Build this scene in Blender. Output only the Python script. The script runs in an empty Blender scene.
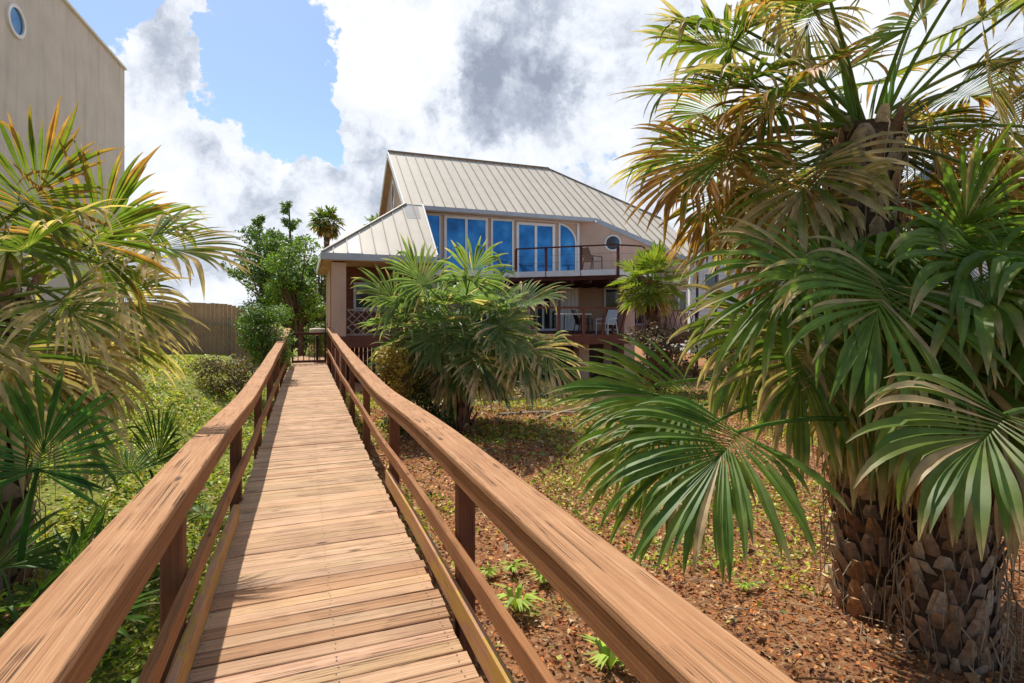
import bpy, math, random
import numpy as np
from mathutils import Vector
R = math.radians
rng = random.Random(7); nrg = np.random.default_rng(11)
sc = bpy.context.scene
col = sc.collection
CZ = 2.33                      # camera height
YAW = R(20.97); SY, CY = math.sin(YAW), math.cos(YAW); F = 540.0; HZ = 316.0
def PD(px, py, d):             # a measured picture point at depth d -> metres
    l = (px-512)/F*d
    return np.array([CY*l+SY*d, -SY*l+CY*d, CZ+(HZ-py)*d/F])
def PY(px, py, Y):
    t = (px-512)/F; X = Y*(SY+CY*t)/(CY-SY*t)
    return np.array([X, Y, CZ+(HZ-py)*(X*SY+Y*CY)/F])
def sst(a, b, x):
    t = max(0., min(1., (x-a)/(b-a))); return t*t*(3-2*t)
# ------------------------------------------------------------------ materials
def newmat(name):
    m = bpy.data.materials.new(name); m.use_nodes = True
    nt = m.node_tree; b = nt.nodes['Principled BSDF']
    return m, nt, b
def N(nt, typ, **kw):
    n = nt.nodes.new(typ)
    for k, v in kw.items():
        if k in n.inputs: n.inputs[k].default_value = v
        else: setattr(n, k, v)
    return n
def L(nt, a, b): nt.links.new(a, b)
def ramp(nt, fac, stops):
    r = N(nt, 'ShaderNodeValToRGB'); e = r.color_ramp.elements
    while len(e) < len(stops): e.new(.5)
    for q, (p, c) in zip(e, stops): q.position = p; q.color = (*c, 1) if len(c) == 3 else c
    L(nt, fac, r.inputs['Fac']); return r.outputs['Color']
def coords(nt, scale=(1,1,1), kind='Object'):
    t = N(nt, 'ShaderNodeTexCoord'); m = N(nt, 'ShaderNodeMapping'); m.inputs['Scale'].default_value = scale
    L(nt, t.outputs[kind], m.inputs['Vector']); return m.outputs['Vector']
def noise(nt, vec, s, detail=4, rough=.55, dist=0):
    n = N(nt, 'ShaderNodeTexNoise'); n.inputs['Scale'].default_value = s; n.inputs['Detail'].default_value = detail
    n.inputs['Roughness'].default_value = rough; n.inputs['Distortion'].default_value = dist
    if vec is not None: L(nt, vec, n.inputs['Vector'])
    return n.outputs['Fac']
def mixc(nt, fac, a, b, mode='MIX'):
    m = N(nt, 'ShaderNodeMix', data_type='RGBA', blend_type=mode)
    for sock, v in ((m.inputs[0], fac), (m.inputs[6], a), (m.inputs[7], b)):
        if hasattr(v, 'links'): L(nt, v, sock)
        elif isinstance(v, (int, float)): sock.default_value = v
        else: sock.default_value = (*v, 1)
    return m.outputs[2]
def bump(nt, b, h, strength=.4, dist=.01):
    n = N(nt, 'ShaderNodeBump'); n.inputs['Strength'].default_value = strength; n.inputs['Distance'].default_value = dist
    L(nt, h, n.inputs['Height']); L(nt, n.outputs['Normal'], b.inputs['Normal'])
def simple(name, c, rough=.7, var=.25, scale=4, metal=0, bmp=.2, bscale=60, bd=.004, spec=.4):
    m, nt, b = newmat(name)
    v = coords(nt)
    n1 = noise(nt, v, scale, 6); lo = tuple(x*(1-var) for x in c); hi = tuple(min(1, x*(1+var)) for x in c)
    L(nt, ramp(nt, n1, [(.3, lo), (.7, hi)]), b.inputs['Base Color'])
    b.inputs['Roughness'].default_value = rough; b.inputs['Metallic'].default_value = metal
    b.inputs['Specular IOR Level'].default_value = spec
    if bmp: bump(nt, b, noise(nt, v, bscale, 5), bmp, bd)
    return m
def streak(name, c, dark, rough=.92):
    m, nt, b = newmat(name); v = coords(nt)
    base = ramp(nt, noise(nt, v, 1.1, 6), [(.3, tuple(x*.9 for x in c)), (.7, tuple(min(1, x*1.07) for x in c))])
    st = noise(nt, coords(nt, (2.2, 2.2, .16)), 1.4, 6, .65)
    base = mixc(nt, ramp(nt, st, [(.52, (0,0,0)), (.75, (.55,.55,.55))]), base, dark)
    L(nt, base, b.inputs['Base Color']); b.inputs['Roughness'].default_value = rough; b.inputs['Specular IOR Level'].default_value = .2
    bump(nt, b, noise(nt, v, 80, 5), .4, .004); return m
def wood(name, dark, mid, light, axis='y', crack=.5, rough=.75, attr=False, gs=1.0, peel=None, soil=None):
    m, nt, b = newmat(name)
    st = {'x': (1.8, 85, 85), 'y': (95, 1.6, 95), 'z': (85, 85, 1.8)}[axis]
    v = coords(nt, tuple(s*gs for s in st))
    n1 = noise(nt, v, 1.0, 8, .62, .6)
    v2 = coords(nt, tuple(s*gs*.55 for s in st)); n2 = noise(nt, v2, 2.6, 3, .5, .3)
    c = ramp(nt, n1, [(.22, dark), (.47, mid), (.72, light)])
    blot = noise(nt, coords(nt), 2.3, 5)
    c = mixc(nt, .55, c, ramp(nt, blot, [(.3, (.74,.70,.66)), (.65, (1.08,1.08,1.08))]), 'MULTIPLY')
    # long thin drying cracks
    st3 = {'x': (.45, 38, 38), 'y': (38, .28, 38), 'z': (38, 38, .5)}[axis]
    n3 = noise(nt, coords(nt, st3), 1.0, 2, .5, .9)
    ck = ramp(nt, n3, [(.487, (0,0,0)), (.497, (1,1,1)), (.503, (1,1,1)), (.513, (0,0,0))])
    gate = ramp(nt, noise(nt, coords(nt, (3,3,3)), 1.3, 2), [(.46, (0,0,0)), (.56, (1,1,1))])
    ckm = mixc(nt, 1, ck, gate, 'MULTIPLY')
    sep = N(nt, 'ShaderNodeSeparateColor'); L(nt, ckm, sep.inputs[0]); ckf = sep.outputs[0]
    mul = N(nt, 'ShaderNodeMath', operation='MULTIPLY'); L(nt, ckf, mul.inputs[0]); mul.inputs[1].default_value = crack
    # knots
    vo = N(nt, 'ShaderNodeTexVoronoi'); vo.inputs['Scale'].default_value = 1.0
    sk = {'x': (1.6, 5, 5), 'y': (5, 1.6, 5), 'z': (5, 5, 1.6)}[axis]
    L(nt, coords(nt, sk), vo.inputs['Vector'])
    kf = ramp(nt, vo.outputs['Distance'], [(.035, (1,1,1)), (.1, (0,0,0))])
    c = mixc(nt, kf, c, tuple(x*.35 for x in dark))
    if attr:
        a = N(nt, 'ShaderNodeVertexColor', layer_name='Col'); c = mixc(nt, 1, c, a.outputs['Color'], 'MULTIPLY')
    if peel:
        pn = noise(nt, coords(nt, {'y': (9, 2, 14), 'x': (2, 9, 14), 'z': (9, 9, 3)}[axis]), 1.3, 6, .7)
        c = mixc(nt, ramp(nt, pn, [(.485, (0,0,0)), (.52, (1,1,1))]), c, peel)
    if soil:
        pn = noise(nt, coords(nt, (6, 14, 6)), 1.1, 9, .75)
        c = mixc(nt, ramp(nt, pn, [(.70, (0,0,0)), (.76, (.6,.6,.6))]), c, soil)
    c = mixc(nt, mul.outputs[0], c, (.05, .025, .015))
    L(nt, c, b.inputs['Base Color']); b.inputs['Roughness'].default_value = rough
    b.inputs['Specular IOR Level'].default_value = .3
    hh = N(nt, 'ShaderNodeMath', operation='SUBTRACT'); L(nt, n1, hh.inputs[0]); L(nt, mul.outputs[0], hh.inputs[1])
    bump(nt, b, hh.outputs[0], .75, .008)
    return m
def leafmat(name, trans=.3, rough=.42, scale=7, spec=.5):
    m, nt, b = newmat(name)
    a = N(nt, 'ShaderNodeVertexColor', layer_name='Col')
    n1 = noise(nt, coords(nt), scale, 5)
    c = mixc(nt, 1, a.outputs['Color'], ramp(nt, n1, [(.3, (.7,.72,.68)), (.7, (1.25,1.22,1.2))]), 'MULTIPLY')
    L(nt, c, b.inputs['Base Color']); b.inputs['Roughness'].default_value = rough; b.inputs['Specular IOR Level'].default_value = spec
    t = N(nt, 'ShaderNodeBsdfTranslucent')
    c2 = mixc(nt, 1, c, (1.3, 1.35, .6), 'MULTIPLY'); L(nt, c2, t.inputs['Color'])
    mx = N(nt, 'ShaderNodeMixShader'); mx.inputs[0].default_value = trans
    L(nt, b.outputs[0], mx.inputs[1]); L(nt, t.outputs[0], mx.inputs[2])
    L(nt, mx.outputs[0], nt.nodes['Material Output'].inputs['Surface'])
    return m
def colmat(name, rough=.9, scale=12, bmp=.3):
    m, nt, b = newmat(name)
    a = N(nt, 'ShaderNodeVertexColor', layer_name='Col')
    n1 = noise(nt, coords(nt), scale, 6, .65)
    L(nt, mixc(nt, 1, a.outputs['Color'], ramp(nt, n1, [(.3, (.6,.58,.56)), (.7, (1.3,1.28,1.25))]), 'MULTIPLY'), b.inputs['Base Color'])
    b.inputs['Roughness'].default_value = rough; b.inputs['Specular IOR Level'].default_value = .2
    if bmp: bump(nt, b, noise(nt, coords(nt), scale*5, 4), bmp, .01)
    return m
M = {}
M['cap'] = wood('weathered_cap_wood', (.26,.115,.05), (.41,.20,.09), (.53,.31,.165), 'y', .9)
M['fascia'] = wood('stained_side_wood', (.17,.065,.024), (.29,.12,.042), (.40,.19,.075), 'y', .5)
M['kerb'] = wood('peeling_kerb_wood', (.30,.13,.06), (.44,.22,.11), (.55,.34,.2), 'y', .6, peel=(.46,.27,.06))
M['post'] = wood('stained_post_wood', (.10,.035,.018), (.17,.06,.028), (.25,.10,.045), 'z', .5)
M['deck'] = wood('weathered_deck_wood', (.31,.17,.09), (.49,.31,.185), (.63,.45,.30), 'x', .9, attr=True, soil=(.75,.68,.6))
M['darkwood'] = wood('dark_stained_wood', (.035,.012,.01), (.075,.022,.016), (.12,.04,.028), 'x', .4)
M['redwood'] = wood('porch_red_wood', (.09,.03,.02), (.16,.055,.035), (.23,.09,.055), 'x', .4)
M['lattice'] = simple('grey_lattice_wood', (.26,.20,.16), .8)
M['nail'] = simple('rusty_nail', (.07,.045,.035), .6, metal=.3)
M['stucco'] = simple('pink_tan_stucco', (.56,.37,.27), .9, .10, 1.3, bmp=.35, bscale=90)
M['stucco_l'] = simple('beige_stucco', (.60,.53,.44), .92, .16, .5, bmp=.35, bscale=70)
M['soffit'] = simple('tan_soffit', (.50,.34,.22), .8, .12)
M['trim'] = simple('white_trim_paint', (.74,.72,.68), .5, .06, 2, bmp=.05)
M['fasciagrey'] = simple('grey_blue_fascia_paint', (.42,.45,.48), .5, .12, 2, bmp=.05)
M['slab'] = simple('pale_grey_deck_edge', (.76,.77,.78), .6, .08, 2, bmp=.05)
M['black'] = simple('dark_metal', (.03,.025,.025), .5, .2)
M['wicker'] = simple('brown_mesh_fabric', (.12,.07,.05), .8, .2)
M['siding'] = simple('pale_siding', (.60,.66,.66), .7, .06)
M['sidingw'] = simple('white_roofing', (.72,.70,.66), .7, .06)
M['blue'] = simple('blue_canvas', (.07,.24,.62), .6, .1)
M['cream'] = simple('cream_concrete', (.66,.58,.44), .8, .12)
M['backdrop'] = simple('dark_backdrop', (.09,.06,.045), .95, .3)  # dark tone for the added light-stopping wall under the house
M['log'] = simple('bleached_log', (.30,.26,.22), .9, .25, 5)
M['leaf'] = leafmat('palm_leaf', .5, .45, 9, .35)
M['leafb'] = leafmat('broad_leaf', .3, .5, 3)
M['litter'] = leafmat('dry_leaf_litter', .12, .8, 5, .15)
M['bark'] = colmat('palm_bark', .92, 22, .9)
M['chair_w'] = simple('pale_plastic', (.50,.52,.54), .4, .04)
m, nt, b = newmat('roof_metal')
n1 = noise(nt, coords(nt, (1, 1, 1)), 1.6, 6); a = N(nt, 'ShaderNodeVertexColor', layer_name='Col')
st_ = noise(nt, coords(nt, (3.2, .35, .35)), 1.2, 7, .7)
c = mixc(nt, 1, ramp(nt, mixc(nt, .5, n1, st_), [(.3, (.52,.46,.37)), (.7, (.64,.57,.46))]), a.outputs['Color'], 'MULTIPLY')
L(nt, c, b.inputs['Base Color']); b.inputs['Roughness'].default_value = .5; b.inputs['Specular IOR Level'].default_value = .35
M['roof'] = m
m, nt, b = newmat('blue_window_film')
n1 = noise(nt, coords(nt), 1.1, 3)
L(nt, ramp(nt, n1, [(.3, (.01,.08,.21)), (.5, (.02,.16,.38)), (.72, (.07,.28,.50))]), b.inputs['Base Color'])
b.inputs['Roughness'].default_value = .06; b.inputs['Metallic'].default_value = .35; b.inputs['Specular IOR Level'].default_value = .35
M['glassblue'] = m
m, nt, b = newmat('dark_window_glass')
b.inputs['Base Color'].default_value = (.02,.035,.05,1); b.inputs['Roughness'].default_value = .04; b.inputs['Specular IOR Level'].default_value = .8
L(nt, ramp(nt, noise(nt, coords(nt), 1.5, 2), [(.3, (.012,.02,.03)), (.7, (.03,.05,.07))]), b.inputs['Base Color'])
M['glassdark'] = m
M['stucco'] = streak('pink_tan_stucco_weathered', (.57,.38,.28), (.36,.24,.18))
M['stucco_l'] = streak('beige_stucco_weathered', (.60,.53,.44), (.36,.31,.25))
# ------------------------------------------------------------------ mesh builder
class MB:
    def __init__(s): s.v = []; s.f = []; s.mi = []; s.c = []; s.m = 0; s.col = (1,1,1)
    def add(s, vs, fs, colr=None):
        b = len(s.v); s.v += [tuple(p) for p in vs]; c = colr or s.col
        if isinstance(c, list): s.c += c
        else: s.c += [c]*len(vs)
        s.f += [tuple(b+i for i in f) for f in fs]; s.mi += [s.m]*len(fs); return s
    def box(s, x0, x1, y0, y1, z0, z1):
        vs = [(x,y,z) for z in (z0,z1) for y in (y0,y1) for x in (x0,x1)]
        return s.add(vs, [(0,2,3,1),(4,5,7,6),(0,1,5,4),(2,6,7,3),(0,4,6,2),(1,3,7,5)])
    def bar(s, a, b, w, h, up=(0,0,1)):          # rectangular beam from a to b
        a = Vector(a); b = Vector(b); d = (b-a).normalized(); u = Vector(up)
        if abs(d.dot(u)) > .98: u = Vector((0,1,0))
        sd = d.cross(u).normalized(); u = sd.cross(d).normalized()
        vs = [p+sd*i*w/2+u*j*h/2 for p in (a,b) for i,j in ((-1,-1),(1,-1),(1,1),(-1,1))]
        return s.add(vs, [(0,1,2,3),(7,6,5,4),(0,4,5,1),(1,5,6,2),(2,6,7,3),(3,7,4,0)])
    def tube(s, pts, rad, n=6, cap=True):
        pts = [Vector(p) for p in pts]; vs = []
        if not hasattr(rad, '__len__'): rad = [rad]*len(pts)
        ref = Vector((.31,.17,.93))
        for i, p in enumerate(pts):
            d = (pts[min(i+1, len(pts)-1)]-pts[max(i-1, 0)]).normalized()
            if abs(d.dot(ref)) > .97: ref = Vector((1,0,0))
            a = d.cross(ref).normalized(); b = d.cross(a)
            vs += [p+(a*math.cos(2*math.pi*k/n)+b*math.sin(2*math.pi*k/n))*rad[i] for k in range(n)]
        fs = [(i*n+k, i*n+(k+1)%n, (i+1)*n+(k+1)%n, (i+1)*n+k) for i in range(len(pts)-1) for k in range(n)]
        if cap: fs += [tuple(range(n-1,-1,-1)), tuple(range((len(pts)-1)*n, len(pts)*n))]
        return s.add(vs, fs)
    def poly(s, pts, th):                        # polygon thickened downward (z) by th
        n = len(pts); vs = list(pts)+[(p[0],p[1],p[2]-th) for p in pts]
        return s.add(vs, [tuple(range(n)), tuple(range(2*n-1,n-1,-1))]+[(i, i+n, (i+1)%n+n, (i+1)%n) for i in range(n)])
    def prism(s, foot, z0, tops):                # footprint with a top height per corner
        n = len(foot)
        if not hasattr(tops, '__len__'): tops = [tops]*n
        vs = [(x,y,z0) for x,y in foot]+[(x,y,t) for (x,y),t in zip(foot,tops)]
        return s.add(vs, [tuple(range(n-1,-1,-1)), tuple(range(n,2*n))]+[(i,(i+1)%n,(i+1)%n+n,i+n) for i in range(n)])
    def build(s, name, mats, parent=None, smooth=False, bevel=0, loc=None, crease=False):
        if not isinstance(mats, (list, tuple)): mats = [mats]
        off = Vector(parent.matrix_world.translation) if parent else (Vector(loc) if loc is not None else Vector((0,0,0)))
        if parent is not None:
            off = Vector((0,0,0)); p = parent
            while p is not None: off += p.location; p = p.parent
        V = np.array(s.v, dtype=np.float64).reshape(-1,3)-np.array(off)
        me = bpy.data.meshes.new(name); me.from_pydata(V.tolist(), [], s.f)
        for mm in mats: me.materials.append(mm)
        if len(mats) > 1: me.polygons.foreach_set('material_index', s.mi)
        ca = me.color_attributes.new('Col', 'FLOAT_COLOR', 'POINT')
        cc = np.ones((len(s.v),4), dtype=np.float32); cc[:,:3] = np.array(s.c, dtype=np.float32).reshape(-1,3)
        ca.data.foreach_set('color', cc.ravel())
        if smooth: me.polygons.foreach_set('use_smooth', [True]*len(s.f))
        me.update()
        o = bpy.data.objects.new(name, me); col.objects.link(o)
        if parent is not None: o.parent = parent
        else: o.location = off
        if crease: me.shade_smooth() if hasattr(me,'shade_smooth') else None; me.set_sharp_from_angle(angle=R(32))
        if bevel:
            bm = o.modifiers.new('bevel', 'BEVEL'); bm.width = bevel; bm.segments = 2; bm.limit_method = 'ANGLE'; bm.angle_limit = R(35)
        return o
def tag(o, label=None, cat=None, group=None, kind=None):
    if label: o['label'] = label
    if cat: o['category'] = cat
    if group: o['group'] = group
    if kind: o['kind'] = kind
    return o
def empty(name, loc, label, cat, group=None):
    o = bpy.data.objects.new(name, None); col.objects.link(o); o.location = loc; o.empty_display_size = .2
    return tag(o, label, cat, group)
# ------------------------------------------------------------------ ground
def fbm(x, y):
    return (math.sin(x*1.3+1.1*math.sin(y*.7))+math.sin(y*1.7+x*.6+2)+.5*math.sin(x*3.1-y*2.3)+.4*math.sin(x*5.7+y*4.9+1))*.25
def G(x, y):
    z = 0.0
    rise = .98*sst(3.0, 15.0, y)*(1-.55*sst(26, 45, y))
    z += rise*sst(-.8, -2.6, -(-x)) if False else rise*(1-sst(-2.8, -.9, x))
    z -= .45*sst(11.5, 18, y)*sst(.8, 3.2, x)*(1-sst(40, 60, y))
    z += .07*fbm(x*.9, y*.9)+.03*fbm(x*3.3, y*3.1+2)
    return z
def grid(xs, ys):
    nx, ny = len(xs), len(ys); vs = [(x,y,G(x,y)) for y in ys for x in xs]
    return vs, [(j*nx+i, j*nx+i+1, (j+1)*nx+i+1, (j+1)*nx+i) for j in range(ny-1) for i in range(nx-1)]
def spaced(a, b, near, step, far):
    out = []; v = a
    while v < b:
        out.append(v); dd = abs(v-near); v += step if dd < 14 else min(far, step*(1+(dd-14)*.35))
    out.append(b); return out
m, nt, b = newmat('sandy_ground')
v = coords(nt)
fine = noise(nt, v, 26, 10, .75); big = noise(nt, v, .8, 5)
cR = ramp(nt, fine, [(.30,(.06,.025,.015)),(.45,(.27,.11,.05)),(.55,(.40,.21,.10)),(.68,(.52,.36,.2))])
cG = ramp(nt, fine, [(.30,(.05,.05,.015)),(.46,(.17,.20,.04)),(.58,(.32,.33,.08)),(.75,(.52,.42,.2))])
sx = N(nt, 'ShaderNodeSeparateXYZ'); L(nt, v, sx.inputs[0])
mr = N(nt, 'ShaderNodeMapRange'); L(nt, sx.outputs[0], mr.inputs[0]); mr.inputs[1].default_value = -.3; mr.inputs[2].default_value = 1.0; mr.inputs[3].default_value = .25; mr.inputs[4].default_value = -.12
ad = N(nt, 'ShaderNodeMath', operation='ADD'); L(nt, mr.outputs[0], ad.inputs[0]); L(nt, big, ad.inputs[1])
c = mixc(nt, ramp(nt, ad.outputs[0], [(.5,(0,0,0)),(.58,(1,1,1))]), cR, cG)
L(nt, c, b.inputs['Base Color']); b.inputs['Roughness'].default_value = .95; b.inputs['Specular IOR Level'].default_value = .1
bump(nt, b, fine, .8, .05)
M['ground'] = m
g = MB(); g.add(*grid(spaced(-400, 400, 1, .3, 40), spaced(-60, 600, 6, .3, 40)))
tag(g.build('ground', M['ground'], smooth=True), kind='structure')
# ------------------------------------------------------------------ boardwalk
DX0, DX1 = -.55, .752
def deckz(y): return CZ-1.66-.07*sst(3, 6.5, y)-.05*sst(12, 20, y)-.01
def capz(y):
    return deckz(y)+.895-.025*sst(4, 8, y)+.50*max(0,(y-6.5)/15.5)**1.5
def offx(y): return -.015*sst(1.0, 9, y)*(1-sst(11, 22, y))
def midz(y): return deckz(y)+.41+.14*sst(13, 21, y)
postY = [3.0+2.6*k for k in range(-2, 8)]; GATEY = 21.5
bw = empty('boardwalk', (.14, 8, 0), 'long weathered wooden boardwalk with reddish handrails leading to the gate', 'boardwalk')
d = MB(); y = -4.2; k = 0
while y < 26:
    w = .098+.005*rng.random(); sk = .004*rng.uniform(-1,1); z = deckz(y)+rng.uniform(-.0025,.0025)
    tone = rng.uniform(.84, 1.12); r = rng.random()
    cc = (tone*rng.uniform(.98,1.03), tone*rng.uniform(.95,1.0), tone*rng.uniform(.88,1.0))
    if r < .12: cc = (tone*.82, tone*.70, tone*.60)
    e0 = rng.uniform(-.012,.012); e1 = rng.uniform(-.012,.012)
    d.col = cc
    x0, x1 = DX0+e0+offx(y), DX1+e1+offx(y); bv = .004
    vs = []
    for x, yy in ((x0, y+sk), (x1, y-sk)):
        z2 = z + (rng.uniform(-.003,.003))
        vs += [(x,yy,z2-.036),(x,yy,z2-bv),(x,yy+bv,z2),(x,yy+w*.5,z2-.0015),(x,yy+w-bv,z2),(x,yy+w,z2-bv),(x,yy+w,z2-.036)]
    d.m = 0
    d.add(vs, [(i,i+1,i+8,i+7) for i in range(6)]+[(0,6,13,7)]+[tuple(range(6,-1,-1)), tuple(range(7,14))])
    if y < 10:
        d.m = 1; d.col = (1,1,1)
        for nx in (DX0+.07, .14, DX1-.06):
            for q in (.3, .72):
                cx, cy = nx+offx(y)+rng.uniform(-.012,.012), y+w*q+rng.uniform(-.008,.008); rr = .0045
                d.add([(cx+rr*math.cos(a*1.2566), cy+rr*math.sin(a*1.2566), z+.0022) for a in range(5)], [(0,1,2,3,4)])
    y += w+.006+.003*rng.random(); k += 1
dk = d.build('deck', [M['deck'], M['nail']], bw)
j = MB()
for x in (DX0+.05, .14, DX1-.05):
    ys = [-4.2]+[-2+1.5*i for i in range(19)]
    for a, b2 in zip(ys, ys[1:]): j.bar((x+offx(a),a,deckz(a)-.15), (x+offx(b2),b2,deckz(b2)-.15), .04, .22)
j.build('joist', M['post'], bw)
def beam(name, x0, x1, zf, zt, zb, y0, y1, mat, bev=.006, wob=0.0, par=bw):
    mb = MB(); ys = []; yy = y0
    while yy < y1: ys.append(yy); yy += .65
    ys.append(y1); vs = []
    for q in ys:
        z = zf(q); wx = offx(q)+wob*math.sin(q*1.9+x0*7)+wob*.6*math.sin(q*.7+2)
        vs += [(x0+wx,q,z+zb),(x1+wx,q,z+zb),(x1+wx,q,z+zt),(x0+wx,q,z+zt)]
    n = len(ys); fs = []
    for i in range(n-1):
        for k in range(4): fs.append((i*4+k, i*4+(k+1)%4, (i+1)*4+(k+1)%4, (i+1)*4+k))
    fs += [(3,2,1,0), ((n-1)*4,(n-1)*4+1,(n-1)*4+2,(n-1)*4+3)]
    mb.add(vs, fs); return mb.build(name, mat, par, bevel=bev)
for side in (-1, 1):
    ci, co = (-.495, -.685) if side < 0 else (.765, .972)
    x0, x1 = min(ci,co), max(ci,co)
    cuts = [-4.2, .35 if side > 0 else -.9, 7.0 if side > 0 else 5.75, 10.9, 16.1, GATEY]
    for a, b2 in zip(cuts, cuts[1:]):
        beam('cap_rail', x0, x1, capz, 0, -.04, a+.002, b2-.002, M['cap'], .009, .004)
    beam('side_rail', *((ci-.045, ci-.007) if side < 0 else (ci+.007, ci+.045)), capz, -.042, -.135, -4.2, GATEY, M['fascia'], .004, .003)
    px = (-.64, -.545) if side < 0 else (.815, .91)
    beam('middle_rail', *((px[1]+.002, px[1]+.042) if side < 0 else (px[0]-.042, px[0]-.002)), midz, 0, -.10, -4.2, GATEY-.1, M['fascia'], .005, .004)
    beam('kerb_board', *((-.541, -.495) if side < 0 else (.775, .811)), deckz, .165, .02, -4.2, 4.95 if side < 0 else 5.6, M['kerb'], .005, .003)
    for yq in postY:
        p = MB(); yq2 = yq+(0 if side > 0 else .03)
        ox = offx(yq2); p.box(px[0]+ox, px[1]+ox, yq2-.048, yq2+.048, G(px[0], yq)-.35, capz(yq)-.042)
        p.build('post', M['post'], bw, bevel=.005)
# far gate
gz = deckz(GATEY)
gt = MB()
gt.bar((-.46,GATEY,gz+1.13),(.74,GATEY,gz+1.13),.06,.09); gt.bar((-.46,GATEY,gz+.10),(.74,GATEY,gz+.10),.05,.09)
gt.bar((-.43,GATEY,gz+.05),(-.43,GATEY,gz+1.12),.06,.06,(1,0,0)); gt.bar((.71,GATEY,gz+.05),(.71,GATEY,gz+1.12),.06,.06,(1,0,0))
gate = gt.build('gate', M['darkwood'], bw, bevel=.004)
for k in range(5):
    q = MB(); x = -.43+1.14*(k+1)/6; q.bar((x,GATEY,gz+.1),(x,GATEY,gz+1.1),.032,.032,(1,0,0)); q.build('baluster', M['darkwood'], gate)
q = MB(); q.bar((-.4,GATEY+.03,gz+1.05),(.1,GATEY+.03,gz+.6),.03,.02); q.build('brace', M['lattice'], gate)
for x in (-.60, .84):
    q = MB(); q.box(x-.06, x+.06, GATEY-.06, GATEY+.06, 0, gz+1.36); q.build('gate_post', M['redwood'], bw, bevel=.006)
# ------------------------------------------------------------------ house
house = empty('beach_house', (8, 24, G(8,24)), 'two storey pink stucco beach house with tan metal roof and blue windows', 'house')
def hb(mb, name, mat, parent=house, **k): return mb.build(name, mat, parent, **k)
ZE = CZ+4.95; SL = .745
def RZ(y): return ZE+SL*(y-24.0)
FL1, FL2 = CZ-.75, CZ+1.95
XW0 = 4.4
# walls
w = MB()
ft = [(XW0,24.45),(13.06,24.45),(16.75,21.62),(17.5,21.62),(17.5,24.9),(17.5,33.0),(XW0,33.0),(XW0,29.0)]
tops = [RZ(24.45)-.2, RZ(24.45)-.2, RZ(21.62)-.2, RZ(21.62)-.2, RZ(24.9)-.2, RZ(25)-.2, RZ(25)-.2, RZ(29)-.16]
w.prism([f for f in ft], FL1-.3, tops)
hb(w, 'wall', M['stucco'])
w = MB(); w.box(XW0+.5, 17.0, 27.0, 27.3, -.8, FL1-.3); hb(w, 'crawl_light_stop', M['backdrop'])  # added wall that stops light coming through under the house
# porch room: dark wood wall behind porch
w = MB(); w.prism([(1.45,22.9),(4.7,22.9),(4.7,24.44),(1.45,24.44)], FL1, [CZ+2.6,CZ+3.9,CZ+3.9,CZ+2.6])
for k in range(9): w.box(1.45-.01, 4.7, 22.88, 22.9, FL1+.3*k+.02, FL1+.3*k+.29)
hb(w, 'porch_wall', M['redwood'])
w = MB(); w.box(.95, 1.45, 23.4, 27.5, FL1, CZ+2.05); hb(w, 'side_wall', M['stucco'])
# floors
w = MB()
for k in range(24): w.box(.97+k*.158, .97+k*.158+.14, 21.2, 21.22, -.9, FL1-.42)
hb(w, 'shade_slats', M['darkwood'])  # dark slats added to stand for the shade under the porch
w = MB(); w.box(.95, 4.75, 20.66, 24.44, FL1-.42, FL1); hb(w, 'porch_floor', M['redwood'])
w = MB(); w.prism([(4.75,24.5),(13,24.5),(16.7,21.7),(17.4,21.7),(17.4,32.9),(4.75,32.9)], FL1-.6, FL1-.31); hb(w, 'floor_frame', M['redwood'])
# roof
def roofplane(corners, zfun, th=.10): 
    mb = MB(); mb.poly([(x,y,zfun(x,y)) for x,y in corners], th); return mb
rp = MB(); rp.col = (1,1,1)
front = [(.56,20.4),(4.72,20.4),(4.88,24.0),(13.74,24.0),(17.0,21.2),(18.0,21.2),(18.0,24.4),(13.4,29.0),(4.1,29.0),(4.1,24.0)]
rp.poly([(x,y,RZ(y)) for x,y in front], .09)
rp.poly([(4.1,29.0,RZ(29)),(13.4,29.0,RZ(29)),(18.0,33.6,RZ(24.4)),(4.1,34.0,RZ(24))], .09)
rp.poly([(18.0,24.4,RZ(24.4)),(18.0,33.6,RZ(24.4)),(13.4,29.0,RZ(29))], .09)
rp.poly([(.56,20.4,RZ(20.4)),(4.16,24.0,RZ(24)),(4.4,24.24,RZ(24.24)),(4.4,28,RZ(24.24)),(.56,28,RZ(20.4))], .09)
roof = hb(rp, 'roof', M['roof'])
# standing seams, clipped against the front outline
def yspan(x):
    lo = 24.0
    if x < 4.1: lo = 20.4; hi = 20.4+(x-.56)
    else:
        hi = 29.0 if x <= 13.4 else 29.0-(x-13.4)
        if x < 4.75: lo = 20.4
        elif x > 13.74: lo = max(21.2, 24.0-(x-13.74)*2.8/3.26)
    return lo, hi
sm = MB(); sm.col = (.50,.46,.42); x = .95; pan = MB()  # ribs tinted darker to carry the shadow lines along the seams
while x < 17.9:
    lo, hi = yspan(x)
    if hi-lo > .2: sm.bar((x,lo+.01,RZ(lo+.01)+.02),(x,hi-.05,RZ(hi-.05)+.02),.035,.045)
    x += .50
sm.col = (.42,.38,.34)
sm.bar((4.08,29.0,RZ(29)+.05),(13.4,29.0,RZ(29)+.05),.22,.05)
sm.bar((13.4,29.0,RZ(29)+.04),(18.0,24.4,RZ(24.4)+.04),.12,.06)
sm.bar((.56,20.4,RZ(20.4)+.04),(4.16,24,RZ(24)+.04),.10,.06)
hb(sm, 'roof_seams', M['roof'], roof)
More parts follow.
